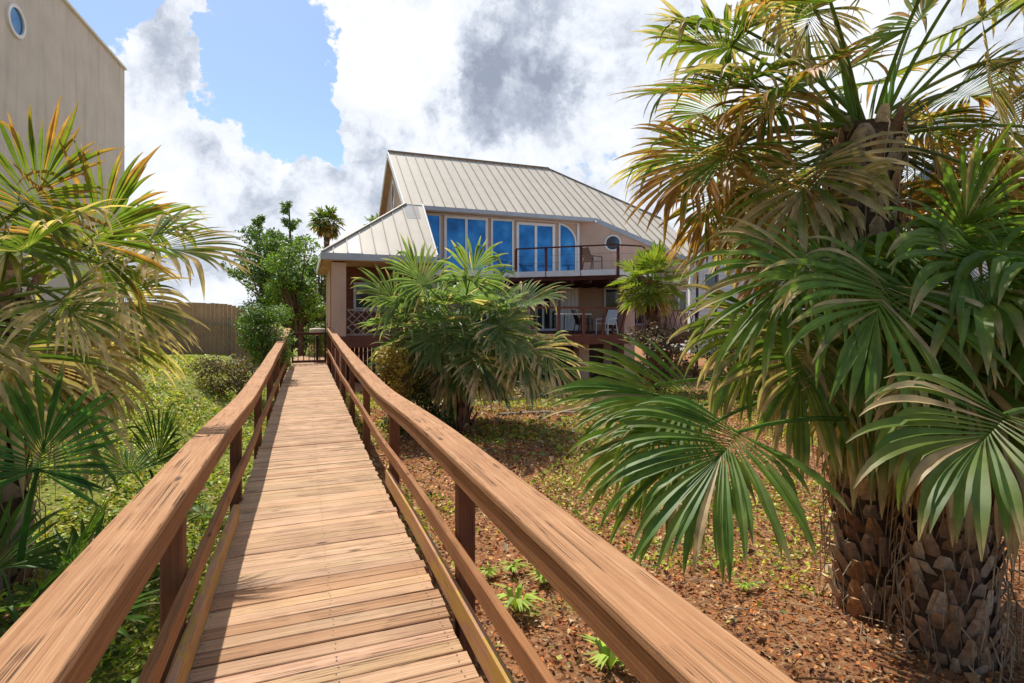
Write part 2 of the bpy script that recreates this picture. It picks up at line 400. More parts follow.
# lighter replaced panels and grey flashing on porch roof
pn = MB(); pn.col = (1.25,1.3,1.4)
for x0 in (1.48, ):
    lo, hi0 = yspan(x0); hi1 = yspan(x0+.44)[1]
    pn.add([(x0,20.42,RZ(20.42)+.008),(x0+.44,20.42,RZ(20.42)+.008),(x0+.44,hi1-.1,RZ(hi1-.1)+.008),(x0,hi0-.1,RZ(hi0-.1)+.008)], [(0,1,2,3)])
hb(pn, 'roof_panel', M['roof'], roof); pn = MB(); pn.col = (.55,.6,.72)
for x0 in (4.02,):
    pn.add([(x0,22.9,RZ(22.9)+.008),(x0+.6,22.9,RZ(22.9)+.008),(x0+.66,23.95,RZ(23.95)+.008),(x0-.05+.05,23.95,RZ(23.95)+.008)], [(0,1,2,3)])
hb(pn, 'roof_panel', M['roof'], roof)
# fascias and gutters
fa = MB()
fa.bar((4.1,23.97,ZE-.10),(13.74,23.97,ZE-.10),.05,.19)
fa.bar((.54,20.37,RZ(20.4)-.12),(4.72,20.37,RZ(20.4)-.12),.05,.24)
fa.bar((13.74,23.97,ZE-.12),(17.0,21.17,RZ(21.2)-.12),.05,.22)
fa.bar((17.0,21.17,RZ(21.2)-.12),(18.02,21.17,RZ(21.2)-.12),.05,.22)
hb(fa, 'fascia', M['fasciagrey'], roof)
fa = MB()
fa.bar((.53,20.4,RZ(20.4)-.13),(.53,28,RZ(20.4)-.13),.05,.26)
hb(fa, 'rake_board', M['trim'], roof)
for a_, b_, ww, hh_ in (((4.08,24.0,ZE-.1),(4.08,29,RZ(29)-.1),.06,.24),((4.08,29.0,RZ(29)-.1),(4.08,34,ZE-.1),.06,.24),((18.03,21.2,RZ(21.2)-.1),(18.03,24.4,RZ(24.4)-.1),.05,.22),((4.74,20.4,RZ(20.4)+.03),(4.9,24.0,ZE+.03),.07,.12)):
    fa = MB(); fa.bar(a_, b_, ww, hh_); hb(fa, 'rake_board', M['trim'], roof)
so = MB()
so.box(4.12, 13.7, 24.0, 24.44, ZE-.235, ZE-.20)
so.box(.6, 4.7, 20.42, 22.87, RZ(20.4)-.26, RZ(20.4)-.23)
so.box(.6, 1.5, 22.9, 27.9, RZ(20.4)-.265, RZ(20.4)-.235)
so.poly([(13.7,24.0,ZE-.2),(17.0,21.2,RZ(21.2)-.2),(18,21.2,RZ(21.2)-.2),(18,21.7,RZ(21.7)-.2),(16.9,21.7,RZ(21.7)-.2),(13.2,24.42,RZ(24.42)-.2)][::-1], .03)
so.poly([(4.12,24.0,RZ(24)-.11),(4.74,24.0,RZ(24)-.11),(4.74,29.0,RZ(29)-.11),(4.12,29.0,RZ(29)-.11)], .03)
so.poly([(4.12,29.0,RZ(29)-.11),(4.74,29.0,RZ(29)-.11),(4.74,34.0,RZ(24)-.11),(4.12,34.0,RZ(24)-.11)], .03)
hb(so, 'soffit', M['soffit'], roof)
# window builder on a vertical plane: origin o, unit u along wall, n outward
def window(o, u, n, w, h, frame=.07, glass='glassblue', mull=(), top=None, mat='trim', name='window', sill=False):
    o = Vector(o); u = Vector(u).normalized(); n = Vector(n).normalized(); Z = Vector((0,0,1))
    def P(a, z, d): return o+u*a+Z*z+n*d
    f = MB()
    def bar2(a0, a1, z0, z1, d0, d1):
        vs = [P(a,z,dd) for dd in (d0,d1) for z in (z0,z1) for a in (a0,a1)]
        f.add(vs, [(0,2,3,1),(4,5,7,6),(0,1,5,4),(2,6,7,3),(0,4,6,2),(1,3,7,5)])
    bar2(0, frame, 0, h, 0, .07); bar2(w-frame, w, 0, h, 0, .07)
    bar2(frame, w-frame, h-frame, h, 0, .069); bar2(frame, w-frame, 0, frame, 0, .069)
    for mq in mull: bar2(mq-frame/2, mq+frame/2, frame, h-frame, 0, .062)
    if sill: bar2(-.04, w+.04, -.06, 0, 0, .11)
    fo = hb(f, name, M[mat])
    g = MB(); g.add([P(frame*.9,frame*.9,.02),P(w-frame*.9,frame*.9,.02),P(w-frame*.9,h-frame*.9,.02),P(frame*.9,h-frame*.9,.02)], [(0,1,2,3)])
    hb(g, 'pane', M[glass], fo)
    return fo
Yw = 24.45; nf = (0,-1,0); ux = (1,0,0)
# upper row
zt = CZ+4.66; hh = zt-FL2-.10
window((5.0,Yw,FL2+.1), ux, nf, .82, hh, .05)
window((6.0,Yw,FL2+.1), ux, nf, 2.12, hh, .12, mull=(1.06,))
window((8.28,Yw,FL2+.1), ux, nf, 1.16, hh, .09)
dr = window((9.58,Yw,FL2+.02), ux, nf, 2.06, hh, .13, mull=(1.03,), name='door')
# arched (quarter-round) window
def quarter_window(x0, x1, z0, z1):
    wv = x1-x0; r = wv; f = MB(); gl = MB(); n = 14
    outer = [(x0,z0),(x1,z0),(x1,z1-r)]+[(x0+r*math.cos(t), z1-r+r*math.sin(t)) for t in [math.pi/2*k/n for k in range(1,n+1)]]
    cx, cz = x0+wv*.45, (z0+z1)/2; inner = []
    e = .09
    inner = [(x0+e,z0+e),(x1-e,z0+e),(x1-e,z1-r)]+[(x0+(r-e)*math.cos(t) if x0+(r-e)*math.cos(t) > x0+e else x0+e, z1-r+(r-e)*math.sin(t)) for t in [math.pi/2*k/n for k in range(1,n+1)]]
    N2 = len(outer); vs = []
    for (a, b2), dd in ((p, d2) for d2 in (0, .07) for p in outer): vs.append((a, Yw-dd, b2))
    for (a, b2), dd in ((p, d2) for d2 in (0, .07) for p in inner): vs.append((a, Yw-dd, b2))
    fs = []
    for i in range(N2):
        k = (i+1)%N2
        fs += [(i,k,N2+k,N2+i), (N2+i,N2+k,3*N2+k,3*N2+i), (3*N2+i,3*N2+k,2*N2+k,2*N2+i)]
    f.add(vs, fs); fo = hb(f, 'window', M['trim'])
    fo['label'] = 'window with a quarter-round arched top'
    gl.add([(a,Yw-.02,b2) for a,b2 in inner], [tuple(range(N2))]); hb(gl, 'pane', M['glassblue'], fo)
quarter_window(11.85, 12.86, FL2+.1, zt)
t = MB(); t.box(12.9, 13.02, Yw-.06, Yw-.001, FL2, zt+.14); t.box(4.45, 12.898, Yw-.05, Yw-.001, zt+.02, zt+.14); hb(t, 'trim_board', M['trim'])
# diagonal wall and its round window
du = Vector((16.75-13.06, 21.62-24.45, 0)).normalized(); dn = Vector((du.y, -du.x, 0))
if dn.y > 0: dn = -dn
def ring(center, u, n, r, th, dep, mat, glass, label=None, zs=1.0, par=house):
    c = Vector(center); u = Vector(u).normalized(); n = Vector(n).normalized(); f = MB(); K = 28; vs = []
    for rr, dd in ((r+th,0),(r+th,dep),(r,dep),(r,0)):
        vs += [c+u*(rr*math.cos(2*math.pi*k/K))+Vector((0,0,zs))*(rr*math.sin(2*math.pi*k/K))+n*dd for k in range(K)]
    f.add(vs, [(a*K+k, a*K+(k+1)%K, (a+1)*K+(k+1)%K, (a+1)*K+k) for a in range(3) for k in range(K)])
    fo = f.build('window', M[mat], par)
    g = MB(); g.add([c+u*(r*math.cos(2*math.pi*k/K))+Vector((0,0,zs))*(r*math.sin(2*math.pi*k/K))+n*.015 for k in range(K)], [tuple(range(K))])
    g.build('pane', M[glass], fo)
    if label: fo['label'] = label
# hit of pixel ray with diag wall
def raywall(px, py, a, u):
    t = (px-512)/F; dirv = np.array([CY*t+SY, -SY*t+CY])
    A = np.array([[dirv[0], -u[0]],[dirv[1], -u[1]]]); s = np.linalg.solve(A, np.array([a[0],a[1]]))
    return Vector((dirv[0]*s[0], dirv[1]*s[0], CZ+(HZ-py)*s[0]/F))
ring(raywall(613,243,(13.06,24.45),du), du, dn, .34, .07, .06, 'trim', 'glassdark', 'round porthole window')
# gable oval window on left wall X=XW0
def PX(px, py, X):
    t = (px-512)/F; Y = X*(CY-SY*t)/(SY+CY*t); return Vector((X, Y, CZ+(HZ-py)*(X*SY+Y*CY)/F))
ring(PX(393.5,196,XW0), (0,1,0), (-1,0,0), .42, .10, .05, 'trim', 'glassdark', 'oval window in the gable', zs=1.6)
# lower storey doors and windows
zb = FL1
window((4.95,Yw,zb+.9), ux, nf, 1.3, 1.3, .09, 'glassdark')
window((7.0,Yw,zb+.02), ux, nf, 2.2, 2.2, .10, 'glassdark', mull=(1.1,), name='door')
window((10.2,Yw,zb+.02), ux, nf, 1.6, 2.35, .10, 'glassdark', mull=(.8,), name='door')
q = MB()
for k in range(5): q.box(11.95+k*.2, 12.13+k*.2, Yw-.08, Yw-.02, zb+.02, zb+2.38)
hb(q, 'shutter', M['trim'])
a0 = Vector((13.06,24.45,0))
pt = raywall(607,300,(13.06,24.45),du); s0 = (pt-Vector((13.06,24.45,pt.z))).dot(du)
window(Vector((13.06,24.45,zb+.02))+du*max(.35,s0-.15), du, dn, 1.0, 2.15, .10, 'glassdark', name='door')
window(Vector((13.06,24.45,zb+.3))+du*2.3, du, dn, 1.1, 1.7, .08, 'glassdark', mull=(.55,))
window((16.9,21.62,zb+.9), ux, nf, .5, 1.1, .06, 'glassdark')
# porch window, columns, lattice
window((1.84,22.87,FL1+1.0), ux, nf, 1.02, 1.12, .10, 'glassdark', mat='fasciagrey', sill=True)
for x, yq, zt2 in ((1.16,20.92,CZ+1.96),(4.45,20.92,CZ+1.96)):
    q = MB(); q.box(x-.25, x+.25, yq-.25, yq+.25, G(x,yq)-.3, zt2); hb(q, 'column', M['stucco'], bevel=.012)
for x, yq in ((10.9,20.25),(7.6,22.3),(10.9,24.6),(14.4,24.2)):
    q = MB(); q.box(x-.24, x+.24, yq-.24, yq+.24, G(x,yq)-.3, FL1-.3 if yq > 22 or x > 9 else FL2-.3)
    hb(q, 'pier', M['stucco'], bevel=.012)
for x, yq in ((13.0,20.1),):
    q = MB(); q.box(x-.27, x+.27, yq-.27, yq+.27, G(x,yq)-.3, FL2-.28); q.box(x-.32, x+.32, yq-.32, yq+.32, FL1-.42, FL1-.30)
    hb(q, 'column', M['stucco'], bevel=.012)
la = MB()
x0, x1, z0, z1, yl = 1.44, 4.2, FL1+.02, FL1+.98, 20.74
la.bar((x0,yl,z1),(x1,yl,z1),.06,.06); la.bar((x0,yl,z0+.04),(x1,yl,z0+.04),.05,.07); la.bar(((x0+x1)/2,yl,z0),((x0+x1)/2,yl,z1),.06,.06,(1,0,0))
def clipseg(c, sgn):      # diagonal x - sgn*z = c clipped to panel
    pts = []
    for zq in (z0, z1):
        xq = c+sgn*(zq-z0)
        pts.append((xq, zq))
    (xa, za), (xb, zb2) = pts
    def cl(xa, za, xb, zb2):
        t0, t1 = 0, 1; dx = xb-xa
        for p, q2 in ((-dx, xa-x0), (dx, x1-xa)):
            if abs(p) < 1e-9:
                if q2 < 0: return None
                continue
            r = q2/p
            if p < 0: t0 = max(t0, r)
            else: t1 = min(t1, r)
        if t0 >= t1: return None
        return (xa+dx*t0, za+(zb2-za)*t0, xa+dx*t1, za+(zb2-za)*t1)
    return cl(xa, za, xb, zb2)
c0 = x0-1.2; k = 0
while c0 < x1+1.2:
    for sg in (1, -1):
        s = clipseg(c0, sg)
        if s and math.hypot(s[2]-s[0], s[3]-s[1]) > .1:
            if sg == -1 or k % 3 != 2 or True: la.bar((s[0],yl+.012*sg,s[1]),(s[2],yl+.012*sg,s[3]),.025,.04)
    c0 += .31; k += 1
hb(la, 'lattice_rail', M['lattice'])
# upper balcony
bal = MB()
bp = [(4.95,22.2),(8.85,22.2),(12.0,19.4),(13.4,19.4),(15.6,21.6),(15.2,22.8),(13.06,24.40),(4.95,24.40)]
bal.prism(bp, FL2-.24, FL2); bo = hb(bal, 'upper_balcony', M['slab'])
un = MB(); un.prism([(x+(.06 if x < 13 else -.06), y+.06 if y < 24 else y) for x,y in bp], FL2-.42, FL2-.245)
k = 0
for k in range(16):
    x = 5.3+k*.6
    if x > 15: break
    ylo = 22.3 if x < 8.85 else (22.3-(x-8.85)*.89 if x < 12 else (19.55 if x < 13.4 else 19.55+(x-13.4)))
    un.box(x-.03, x+.03, ylo, min(24.3, 24.3-max(0,(x-13.0)*.8)), FL2-.56, FL2-.42)
hb(un, 'balcony_framing', M['darkwood'], bo)
rl = MB(); path = [(8.75,22.32),(12.0,19.47),(13.35,19.47),(15.5,21.6)]
for (ax,ay),(bx,by) in zip(path, path[1:]):
    rl.bar((ax,ay,FL2+1.02),(bx,by,FL2+1.02),.07,.06)
    for q3 in (.35,.68): rl.bar((ax,ay,FL2+q3),(bx,by,FL2+q3),.008,.008)
ro = hb(rl, 'railing', M['darkwood'], bo)
for px_ in (516, 546, 581, 618):
    p = raywall(px_, 260, (8.85,22.25), (Vector((12.0,19.47,0))-Vector((8.85,22.25,0))).normalized())
    q = MB(); q.box(p.x-.045, p.x+.045, p.y-.045, p.y+.045, FL2-.26, FL2+1.0); hb(q, 'railing_post', M['darkwood'], bo)
for x, yq in ((14.4,20.5),(15.4,21.5)):
    q = MB(); q.box(x-.045, x+.045, yq-.045, yq+.045, FL2-.26, FL2+1.0); hb(q, 'railing_post', M['darkwood'], bo)
# lower balcony
lb = MB(); lb.prism([(4.75,21.0),(8.0,21.0),(8.0,19.0),(12.45,19.0),(12.45,20.4),(13.3,22.9),(13.06,24.40),(4.75,24.40)], FL1-.38, FL1); lo_ = hb(lb, 'lower_balcony', M['redwood'])
rl = MB(); zr = FL1+1.08
path = [(5.0,21.05),(8.05,21.05),(8.05,19.05),(12.4,19.05),(12.4,20.3)]
for (ax,ay),(bx,by) in zip(path, path[1:]):
    rl.bar((ax,ay,zr),(bx,by,zr),.06,.09)
hb(rl, 'railing', M['redwood'], lo_)
for x, lean in ((8.1,0),(9.25,0),(10.35,0),(11.3,.14),(12.25,.30)):
    q = MB(); q.bar((x-lean,19.05,FL1-.3),(x+lean*.3,19.05,zr-.04),.09,.09,(1,0,0)); hb(q, 'railing_post', M['redwood'], lo_)
for x, yq in ((12.4,20.2),(6.5,21.05)):
    q = MB(); q.bar((x,yq,FL1-.3),(x,yq,zr-.04),.09,.09,(1,0,0)); hb(q, 'railing_post', M['redwood'], lo_)
# right lower terrace with lattice rail (in front of the wing)
rt = MB(); rt.prism([(13.35,20.5),(17.2,20.5),(17.2,21.58),(16.7,21.58),(13.5,24.0)], FL1-.38, FL1); rto = hb(rt, 'side_terrace', M['redwood'])
rl = MB(); rl.bar((13.35,20.55,FL1+1.0),(17.2,20.55,FL1+1.0),.06,.07); rl.bar((13.35,20.55,FL1+.1),(17.2,20.55,FL1+.1),.05,.05)
for k in range(13):
    x = 13.4+k*.3
    rl.bar((x,20.54,FL1+.1),(x+.3,20.54,FL1+1.0),.02,.03); rl.bar((x+.3,20.57,FL1+.1),(x,20.57,FL1+1.0),.02,.03)
hb(rl, 'railing', M['redwood'], rto)
for x in (13.4, 15.4, 17.15):
    q = MB(); q.box(x-.05, x+.05, 20.5, 20.6, G(x,20.5)-.2, FL1+1.02); hb(q, 'railing_post', M['darkwood'], rto)
q = MB(); q.bar((17.16,20.52,FL1),(17.16,20.52,RZ(21.2)-.2),.08,.08,(1,0,0)); hb(q, 'downpipe', M['black'])
# light on the diagonal wall
pt = raywall(596,222,(13.06,24.45),du)
q = MB(); q.tube([pt+dn*.02, pt+dn*.1, pt+dn*.16], [.05,.07,.02], 8); hb(q, 'wall_lamp', M['trim'])
# ------------------------------------------------------------------ furniture on the balconies
def patio_chair(loc, rz, label, fab, fr, group):
    root = empty('patio_chair', loc, label, 'chair', group); root.rotation_euler.z = 0
    c, s = math.cos(rz), math.sin(rz)
    def T(x, y, z): return (loc[0]+c*x-s*y, loc[1]+s*x+c*y, loc[2]+z)
    def slab(pts, th):
        mb = MB(); pts = [Vector(T(*p)) for p in pts]; n = (pts[1]-pts[0]).cross(pts[3]-pts[0]).normalized()*th
        mb.add(pts+[p+n for p in pts], [(3,2,1,0),(4,5,6,7),(0,1,5,4),(1,2,6,5),(2,3,7,6),(3,0,4,7)]); return mb
    slab([(-.27,-.25,.42),(.27,-.25,.42),(.27,.25,.38),(-.27,.25,.38)], .03).build('seat', M[fab], root)
    slab([(-.27,.25,.40),(.27,.25,.40),(.25,.48,1.0),(-.25,.48,1.0)], .03).build('backrest', M[fab], root)
    for sx in (-1, 1):
        a = MB(); a.bar(T(.3*sx,-.25,.62),T(.3*sx,.34,.64),.05,.03); a.build('armrest', M[fr], root)
        a = MB(); a.bar(T(.3*sx,-.25,0),T(.3*sx,-.25,.61),.035,.035); a.build('leg', M[fr], root)
        a = MB(); a.bar(T(.3*sx,.38,0),T(.29*sx,.24,.63),.035,.035); a.build('leg', M[fr], root)
    return root
p = raywall(596,262,(12.3,22.2),(1,0,0)); p = PD(593,262,23.6)
patio_chair((p[0],p[1],FL2+.003), R(100), 'brown mesh patio chair on the upper balcony beside the arched window', 'wicker', 'black', 'patio chairs on the balconies')
p = PD(584,322,22.4)
patio_chair((p[0],p[1],FL1+.003), R(80), 'dark patio chair left of the white table on the lower balcony', 'black', 'black', 'patio chairs on the balconies')
p = PD(606,322,22.0)
patio_chair((p[0],p[1],FL1+.003), R(-70), 'pale grey patio chair right of the table on the lower balcony', 'chair_w', 'chair_w', 'patio chairs on the balconies')
p = PD(573,312,22.4)
tb = empty('patio_table', (p[0],p[1],FL1+.003), 'pale long patio table on the lower balcony', 'table')
q = MB(); q.box(p[0]-.65,p[0]+.65,p[1]-.4,p[1]+.4,FL1+.80,FL1+.85); q.build('tabletop', M['chair_w'], tb, bevel=.01)
for sx in (-1,1):
    for sy in (-1,1):
        q = MB(); q.tube([(p[0]+.58*sx,p[1]+.33*sy,FL1+.003),(p[0]+.55*sx,p[1]+.3*sy,FL1+.80)], .025, 8); q.build('leg', M['black'], tb)
# ------------------------------------------------------------------ neighbour buildings, fence
def nbwall():
    end = np.array([-6.87,26.2]); dr_ = np.array([math.sin(R(3.5)), math.cos(R(3.5))]); st = end-dr_*27.5
    nrm = np.array([dr_[1], -dr_[0]]); back = -nrm*9
    loc = (float(end[0])-4, 14, .4)
    root = empty('neighbour_building', loc, 'tall beige stucco building with a porthole window beyond the left palm', 'building')
    q = MB(); zt = CZ+(HZ-70)*22/F
    f = [tuple(st), tuple(end), tuple(end+back), tuple(st+back)]
    q.prism(f[::-1], -.5, zt); q.build('wall', M['stucco_l'], root)
    q = MB(); a = end+nrm*.03; b_ = st+nrm*.03
    q.bar((a[0],a[1],zt+.03),(b_[0],b_[1],zt+.03),.12,.08); q.build('coping', M['sidingw'], root)
    w_ = raywall(15,21,end,dr_)
    ring(w_, (dr_[0],dr_[1],0), (nrm[0],nrm[1],0), .34, .09, .06, 'trim', 'glassblue', None, 1.0, root)
nbwall()
fe = empty('wooden_fence', (-3.5,22.3,G(-3.5,22.3)), 'brown wooden fence with chain link mesh across the back of the yard', 'fence')
q = MB(); x = -7.0; k = 0
while x < -.95:
    zb_ = G(x,22.3); hgt = 1.80+.03*rng.random(); q.col = (1,1,1)
    q.box(x, x+.135, 22.3, 22.325, zb_-.05, zb_+hgt); x += .14; k += 1
M['fencew'] = wood('brown_fence_wood', (.40,.21,.10), (.56,.33,.17), (.66,.43,.25), 'z', .5)
q.build('boards', M['fencew'], fe)
q = MB()
for i in range(52):
    for sg in (1,-1):
        xa = -7.0+i*.12; zb_ = G(xa,22.2)
        q.bar((xa,22.2+.006*sg,zb_+(.02 if sg > 0 else 1.3)),(xa+.62,22.2+.006*sg,zb_+(1.3 if sg > 0 else .02)),.009,.009)
q.bar((-7,22.2,G(-4,22.2)+1.32),(-.9,22.2,G(-2,22.2)+1.32),.035,.035)
q.build('chain_link', M['log'], fe)
for x in (-6.6,-4.4,-2.6,-1.1):
    q = MB(); q.tube([(x,22.22,G(x,22.2)-.2),(x,22.22,G(x,22.2)+1.36)], .03, 8); q.build('fence_post', M['log'], fe)
# house to the right, far
def farhouse():
    p0 = PD(690,300,40); root = empty('neighbour_house', (p0[0]+8,p0[1],-.3), 'pale blue grey house with horizontal siding behind the right palms', 'house')
    u = Vector((CY,-SY,0)); fwd = Vector((SY,CY,0)); base = Vector((p0[0],p0[1],0))
    def P(a, d, z): v = base+u*a+fwd*d; return (v.x,v.y,z)
    W = 30; H1 = CZ+(HZ-236)*40/F
    q = MB()
    fs = [P(0,0,0)[:2],P(W,0,0)[:2],P(W,10,0)[:2],P(0,10,0)[:2]]
    q.prism(fs, -.6, H1)
    n = 26
    for k in range(n):
        z = -.2+k*(H1/n)*1.02
        if z > H1-.2: break
        a = P(0,-.02,z); b_ = P(W,-.02,z); q.bar(a,b_,.06,.03)
    q.build('wall', M['siding'], root)
    q = MB(); H2 = H1+3.0
    q.poly([P(-.6,-.6,H1-.1),P(W+.6,-.6,H1-.1),P(W-4,5,H2-.2),P(4.5,5,H2-.2)], .12)
    q.poly([P(-.6,10.6,H1-.1),P(-.6,-.6,H1-.1),P(4.5,5,H2-.2)], .12)
    q.build('roof', M['sidingw'], root)
    for a in (1.0, 5.5, 10, 14):
        q = MB(); 
        q.prism([P(a,-.05,0)[:2],P(a+1.2,-.05,0)[:2],P(a+1.2,0.02,0)[:2],P(a,0.02,0)[:2]], CZ+1.8, CZ+3.2); fo = q.build('window', M['trim'], root)
        q = MB(); q.prism([P(a+.1,-.07,0)[:2],P(a+1.1,-.07,0)[:2],P(a+1.1,-.04,0)[:2],P(a+.1,-.04,0)[:2]], CZ+1.9, CZ+3.1); q.build('pane', M['glassdark'], fo)
    q = MB(); q.bar(P(1.9,-.06,0),P(1.9,-.06,H1),.1,.1,(0,1,0)); q.build('downpipe', M['black'], root)
    # teal turret
    q = MB(); a = 4.6; q.prism([P(a,-.4,0)[:2],P(a+1.3,-.4,0)[:2],P(a+1.3,1.2,0)[:2],P(a,1.2,0)[:2]], H1-.6, CZ+(HZ-212)*40/F); q.build('roof_lantern', M['glassdark'], root)
    # blue panel roof
    root2 = empty('blue_awning', PD(925,200,30).tolist(), 'bright blue slanted awning glimpsed between the right palm leaves', 'awning')
    a = PD(912,180,30); b_ = PD(946,150,30); c_ = PD(948,172,31); d_ = PD(920,200,31)
    q = MB(); q.poly([tuple(a),tuple(b_),tuple(c_),tuple(d_)], .06); q.build('canopy', M['blue'], root2)
    q = MB(); q.tube([tuple(c_),(c_[0],c_[1],0)], .05, 8); q.build('pole', M['trim'], root2)
farhouse()
# planter just beyond the gate, edging log
pl = empty('planter', (.45,22.6,deckz(22.6)), 'cream rounded concrete urn standing just beyond the gate', 'planter')
zz = deckz(22.6); q = MB(); prof = [(1.02,.05),(1.06,.20),(1.14,.28),(1.24,.30),(1.30,.27),(1.32,.05)]
vs = []; K = 16
for h_, r_ in prof: vs += [(.45+r_*math.cos(2*math.pi*k/K), 22.6+r_*math.sin(2*math.pi*k/K), zz+h_) for k in range(K)]
q.add(vs, [(a*K+k, a*K+(k+1)%K, (a+1)*K+(k+1)%K, (a+1)*K+k) for a in range(len(prof)-1) for k in range(K)])
q.build('bowl', M['cream'], pl, smooth=True)
q = MB(); q.tube([(.45,22.6,zz),(.45,22.6,zz+.05),(.45,22.6,zz+.06),(.45,22.6,zz+1.04)], [.17,.17,.05,.06], 12); q.build('pedestal', M['black'], pl)
q = MB(); a = PD(500,418,12.6); b_ = PD(545,412,12.9); c_ = PD(612,411,12.6)
q.tube([(p[0],p[1],G(p[0],p[1])+.04) for p in (a,b_,c_)], [.045,.04,.035], 10)
lg = q.build('log', M['log'], smooth=True, loc=(a[0],a[1],0)); tag(lg, 'long pale bleached log lying on the ground before the house', 'log')
# ------------------------------------------------------------------ palms
GREEN = np.array([.13,.23,.035]); GREEN2 = np.array([.08,.17,.03]); YEL = np.array([.27,.28,.045]); STRAW = np.array([.62,.49,.28]); BROWN = np.array([.26,.115,.035]); RUST = np.array([.42,.23,.08]); GREY = np.array([.07,.13,.065])
def nrm(v): return v/(np.linalg.norm(v)+1e-9)
def frond_mesh(mb, base, hub, axis, up, R_, nseg=38, span=118, droop=1.0, dry=.25, green=GREEN, tipcol=BROWN, fold=.35, split=.56, stations=8, width=1.0, yellow=.2, pet=True, kink=.2, cup=.25, costa=.25, thick=.012, tipdroop=1.0, r=None):
    """costapalmate fan leaf: petiole base->hub, blade segments fanning round axis; up is the leaf's upper side"""
    r = r or rng
    base = np.array(base, float); hub = np.array(hub, float); u = nrm(np.array(axis, float)); n = np.array(up, float); n = nrm(n-u*np.dot(n,u)); v = np.cross(n, u)
    if pet:
        mid = (base+hub)/2+np.array([0,0,.12*np.linalg.norm(hub-base)])
        pts = [(1-t)**2*base+2*t*(1-t)*mid+t*t*hub for t in np.linspace(0,1,7)]
        mb.col = tuple(green*1.1*(1-dry*.6)+STRAW*.5*dry*.6)
        mb.tube(pts, list(np.linspace(thick*1.7, thick, 7)), 5, cap=False)
    q = np.random.default_rng(int(r.random()*1e9)); ns = nseg
    def U(a, b): return q.uniform(a, b, ns)
    dth = 2*span/ns
    th = np.radians(-span+dth*(np.arange(ns)+.5)+U(-1.2,1.2)); fr = np.abs(th)/R(span); co_ = np.maximum(0, np.cos(th))
    Ls = R_*(1-.32*fr**2)*U(.80,1.12)
    def nv(a): return a/(np.linalg.norm(a,axis=1)[:,None]+1e-9)
    d0 = nv(np.cos(th)[:,None]*u+np.sin(th)[:,None]*v+(cup*(.35+.65*fr))[:,None]*n)
    p = hub+u*(costa*R_*co_**2*.9)[:,None]-n*(costa*R_*.25*co_)[:,None]
    Ls2 = Ls-costa*R_*co_*.6
    dr = droop*U(.6,1.5); sdry = np.clip(dry*U(.3,1.9),0,1); kk = q.random(ns) < kink; ks = U(.5,.8); tw = U(-.5,.5)
    bg_ = green*U(.8,1.25)[:,None]; yy = np.minimum(1,yellow*U(0,1.6))[:,None]; bg_ = bg_*(1-yy)+YEL*yy
    dd_ = q.random(ns) < dry*.35; bg_[dd_] = STRAW*U(.6,1.0)[dd_][:,None]; sdry[dd_] = 1
    side0 = nv(np.cross(np.broadcast_to(n,(ns,3)), d0)); dc = d0.copy(); halfang = math.tan(R(dth)/2); ds = 1.0/(stations-1)
    VV = np.zeros((ns,stations,3,3)); CC = np.zeros((ns,stations,3,3)); gv = np.array([0,0,-1.0])
    wmax = halfang*Ls2*split*1.15
    for k in range(stations):
        s = k*ds
        if k:
            g_ = dr*.9*max(0, s-.28)**1.3*tipdroop+1.6*(kk & (s > ks))
            dc = nv(dc+gv*(g_*ds*3.0)[:,None]+nv(np.cross(dc, np.broadcast_to(n,(ns,3))))*(tw*ds*.5)[:,None]); p = p+dc*(Ls2*ds)[:,None]
        sdv = nv(np.cross(np.broadcast_to(n,(ns,3)), dc)+side0*.3)
        if s <= split: hw = np.minimum(halfang*np.maximum(Ls2*s,.02)*1.12, wmax) if s > 0 else np.full(ns,.004)
        else: hw = wmax*(1-((s-split)/(1-split))**1.7)*.98+.0012
        hw = hw*width; nl = np.cross(dc, sdv)
        VV[:,k,0] = p-sdv*hw[:,None]; VV[:,k,1] = p-nl*(fold*hw*2*(1-.35*s))[:,None]; VV[:,k,2] = p+sdv*hw[:,None]
        tt = np.where(sdry > .02, np.clip((s-(1-sdry))/.22,0,1), 0)[:,None]
        tc_ = tipcol*U(.75,1.3)[:,None]
        c_ = bg_*(1-tt)+tc_*tt
        CC[:,k,0] = CC[:,k,2] = c_*.92; CC[:,k,1] = c_*1.12
    Fs = []
    for i in range(ns):
        for k in range(stations-1):
            a = (i*stations+k)*3; Fs += [(a,a+1,a+4,a+3),(a+1,a+2,a+5,a+4)]
    mb.add(VV.reshape(-1,3).tolist(), Fs, [tuple(c_) for c_ in CC.reshape(-1,3).tolist()])
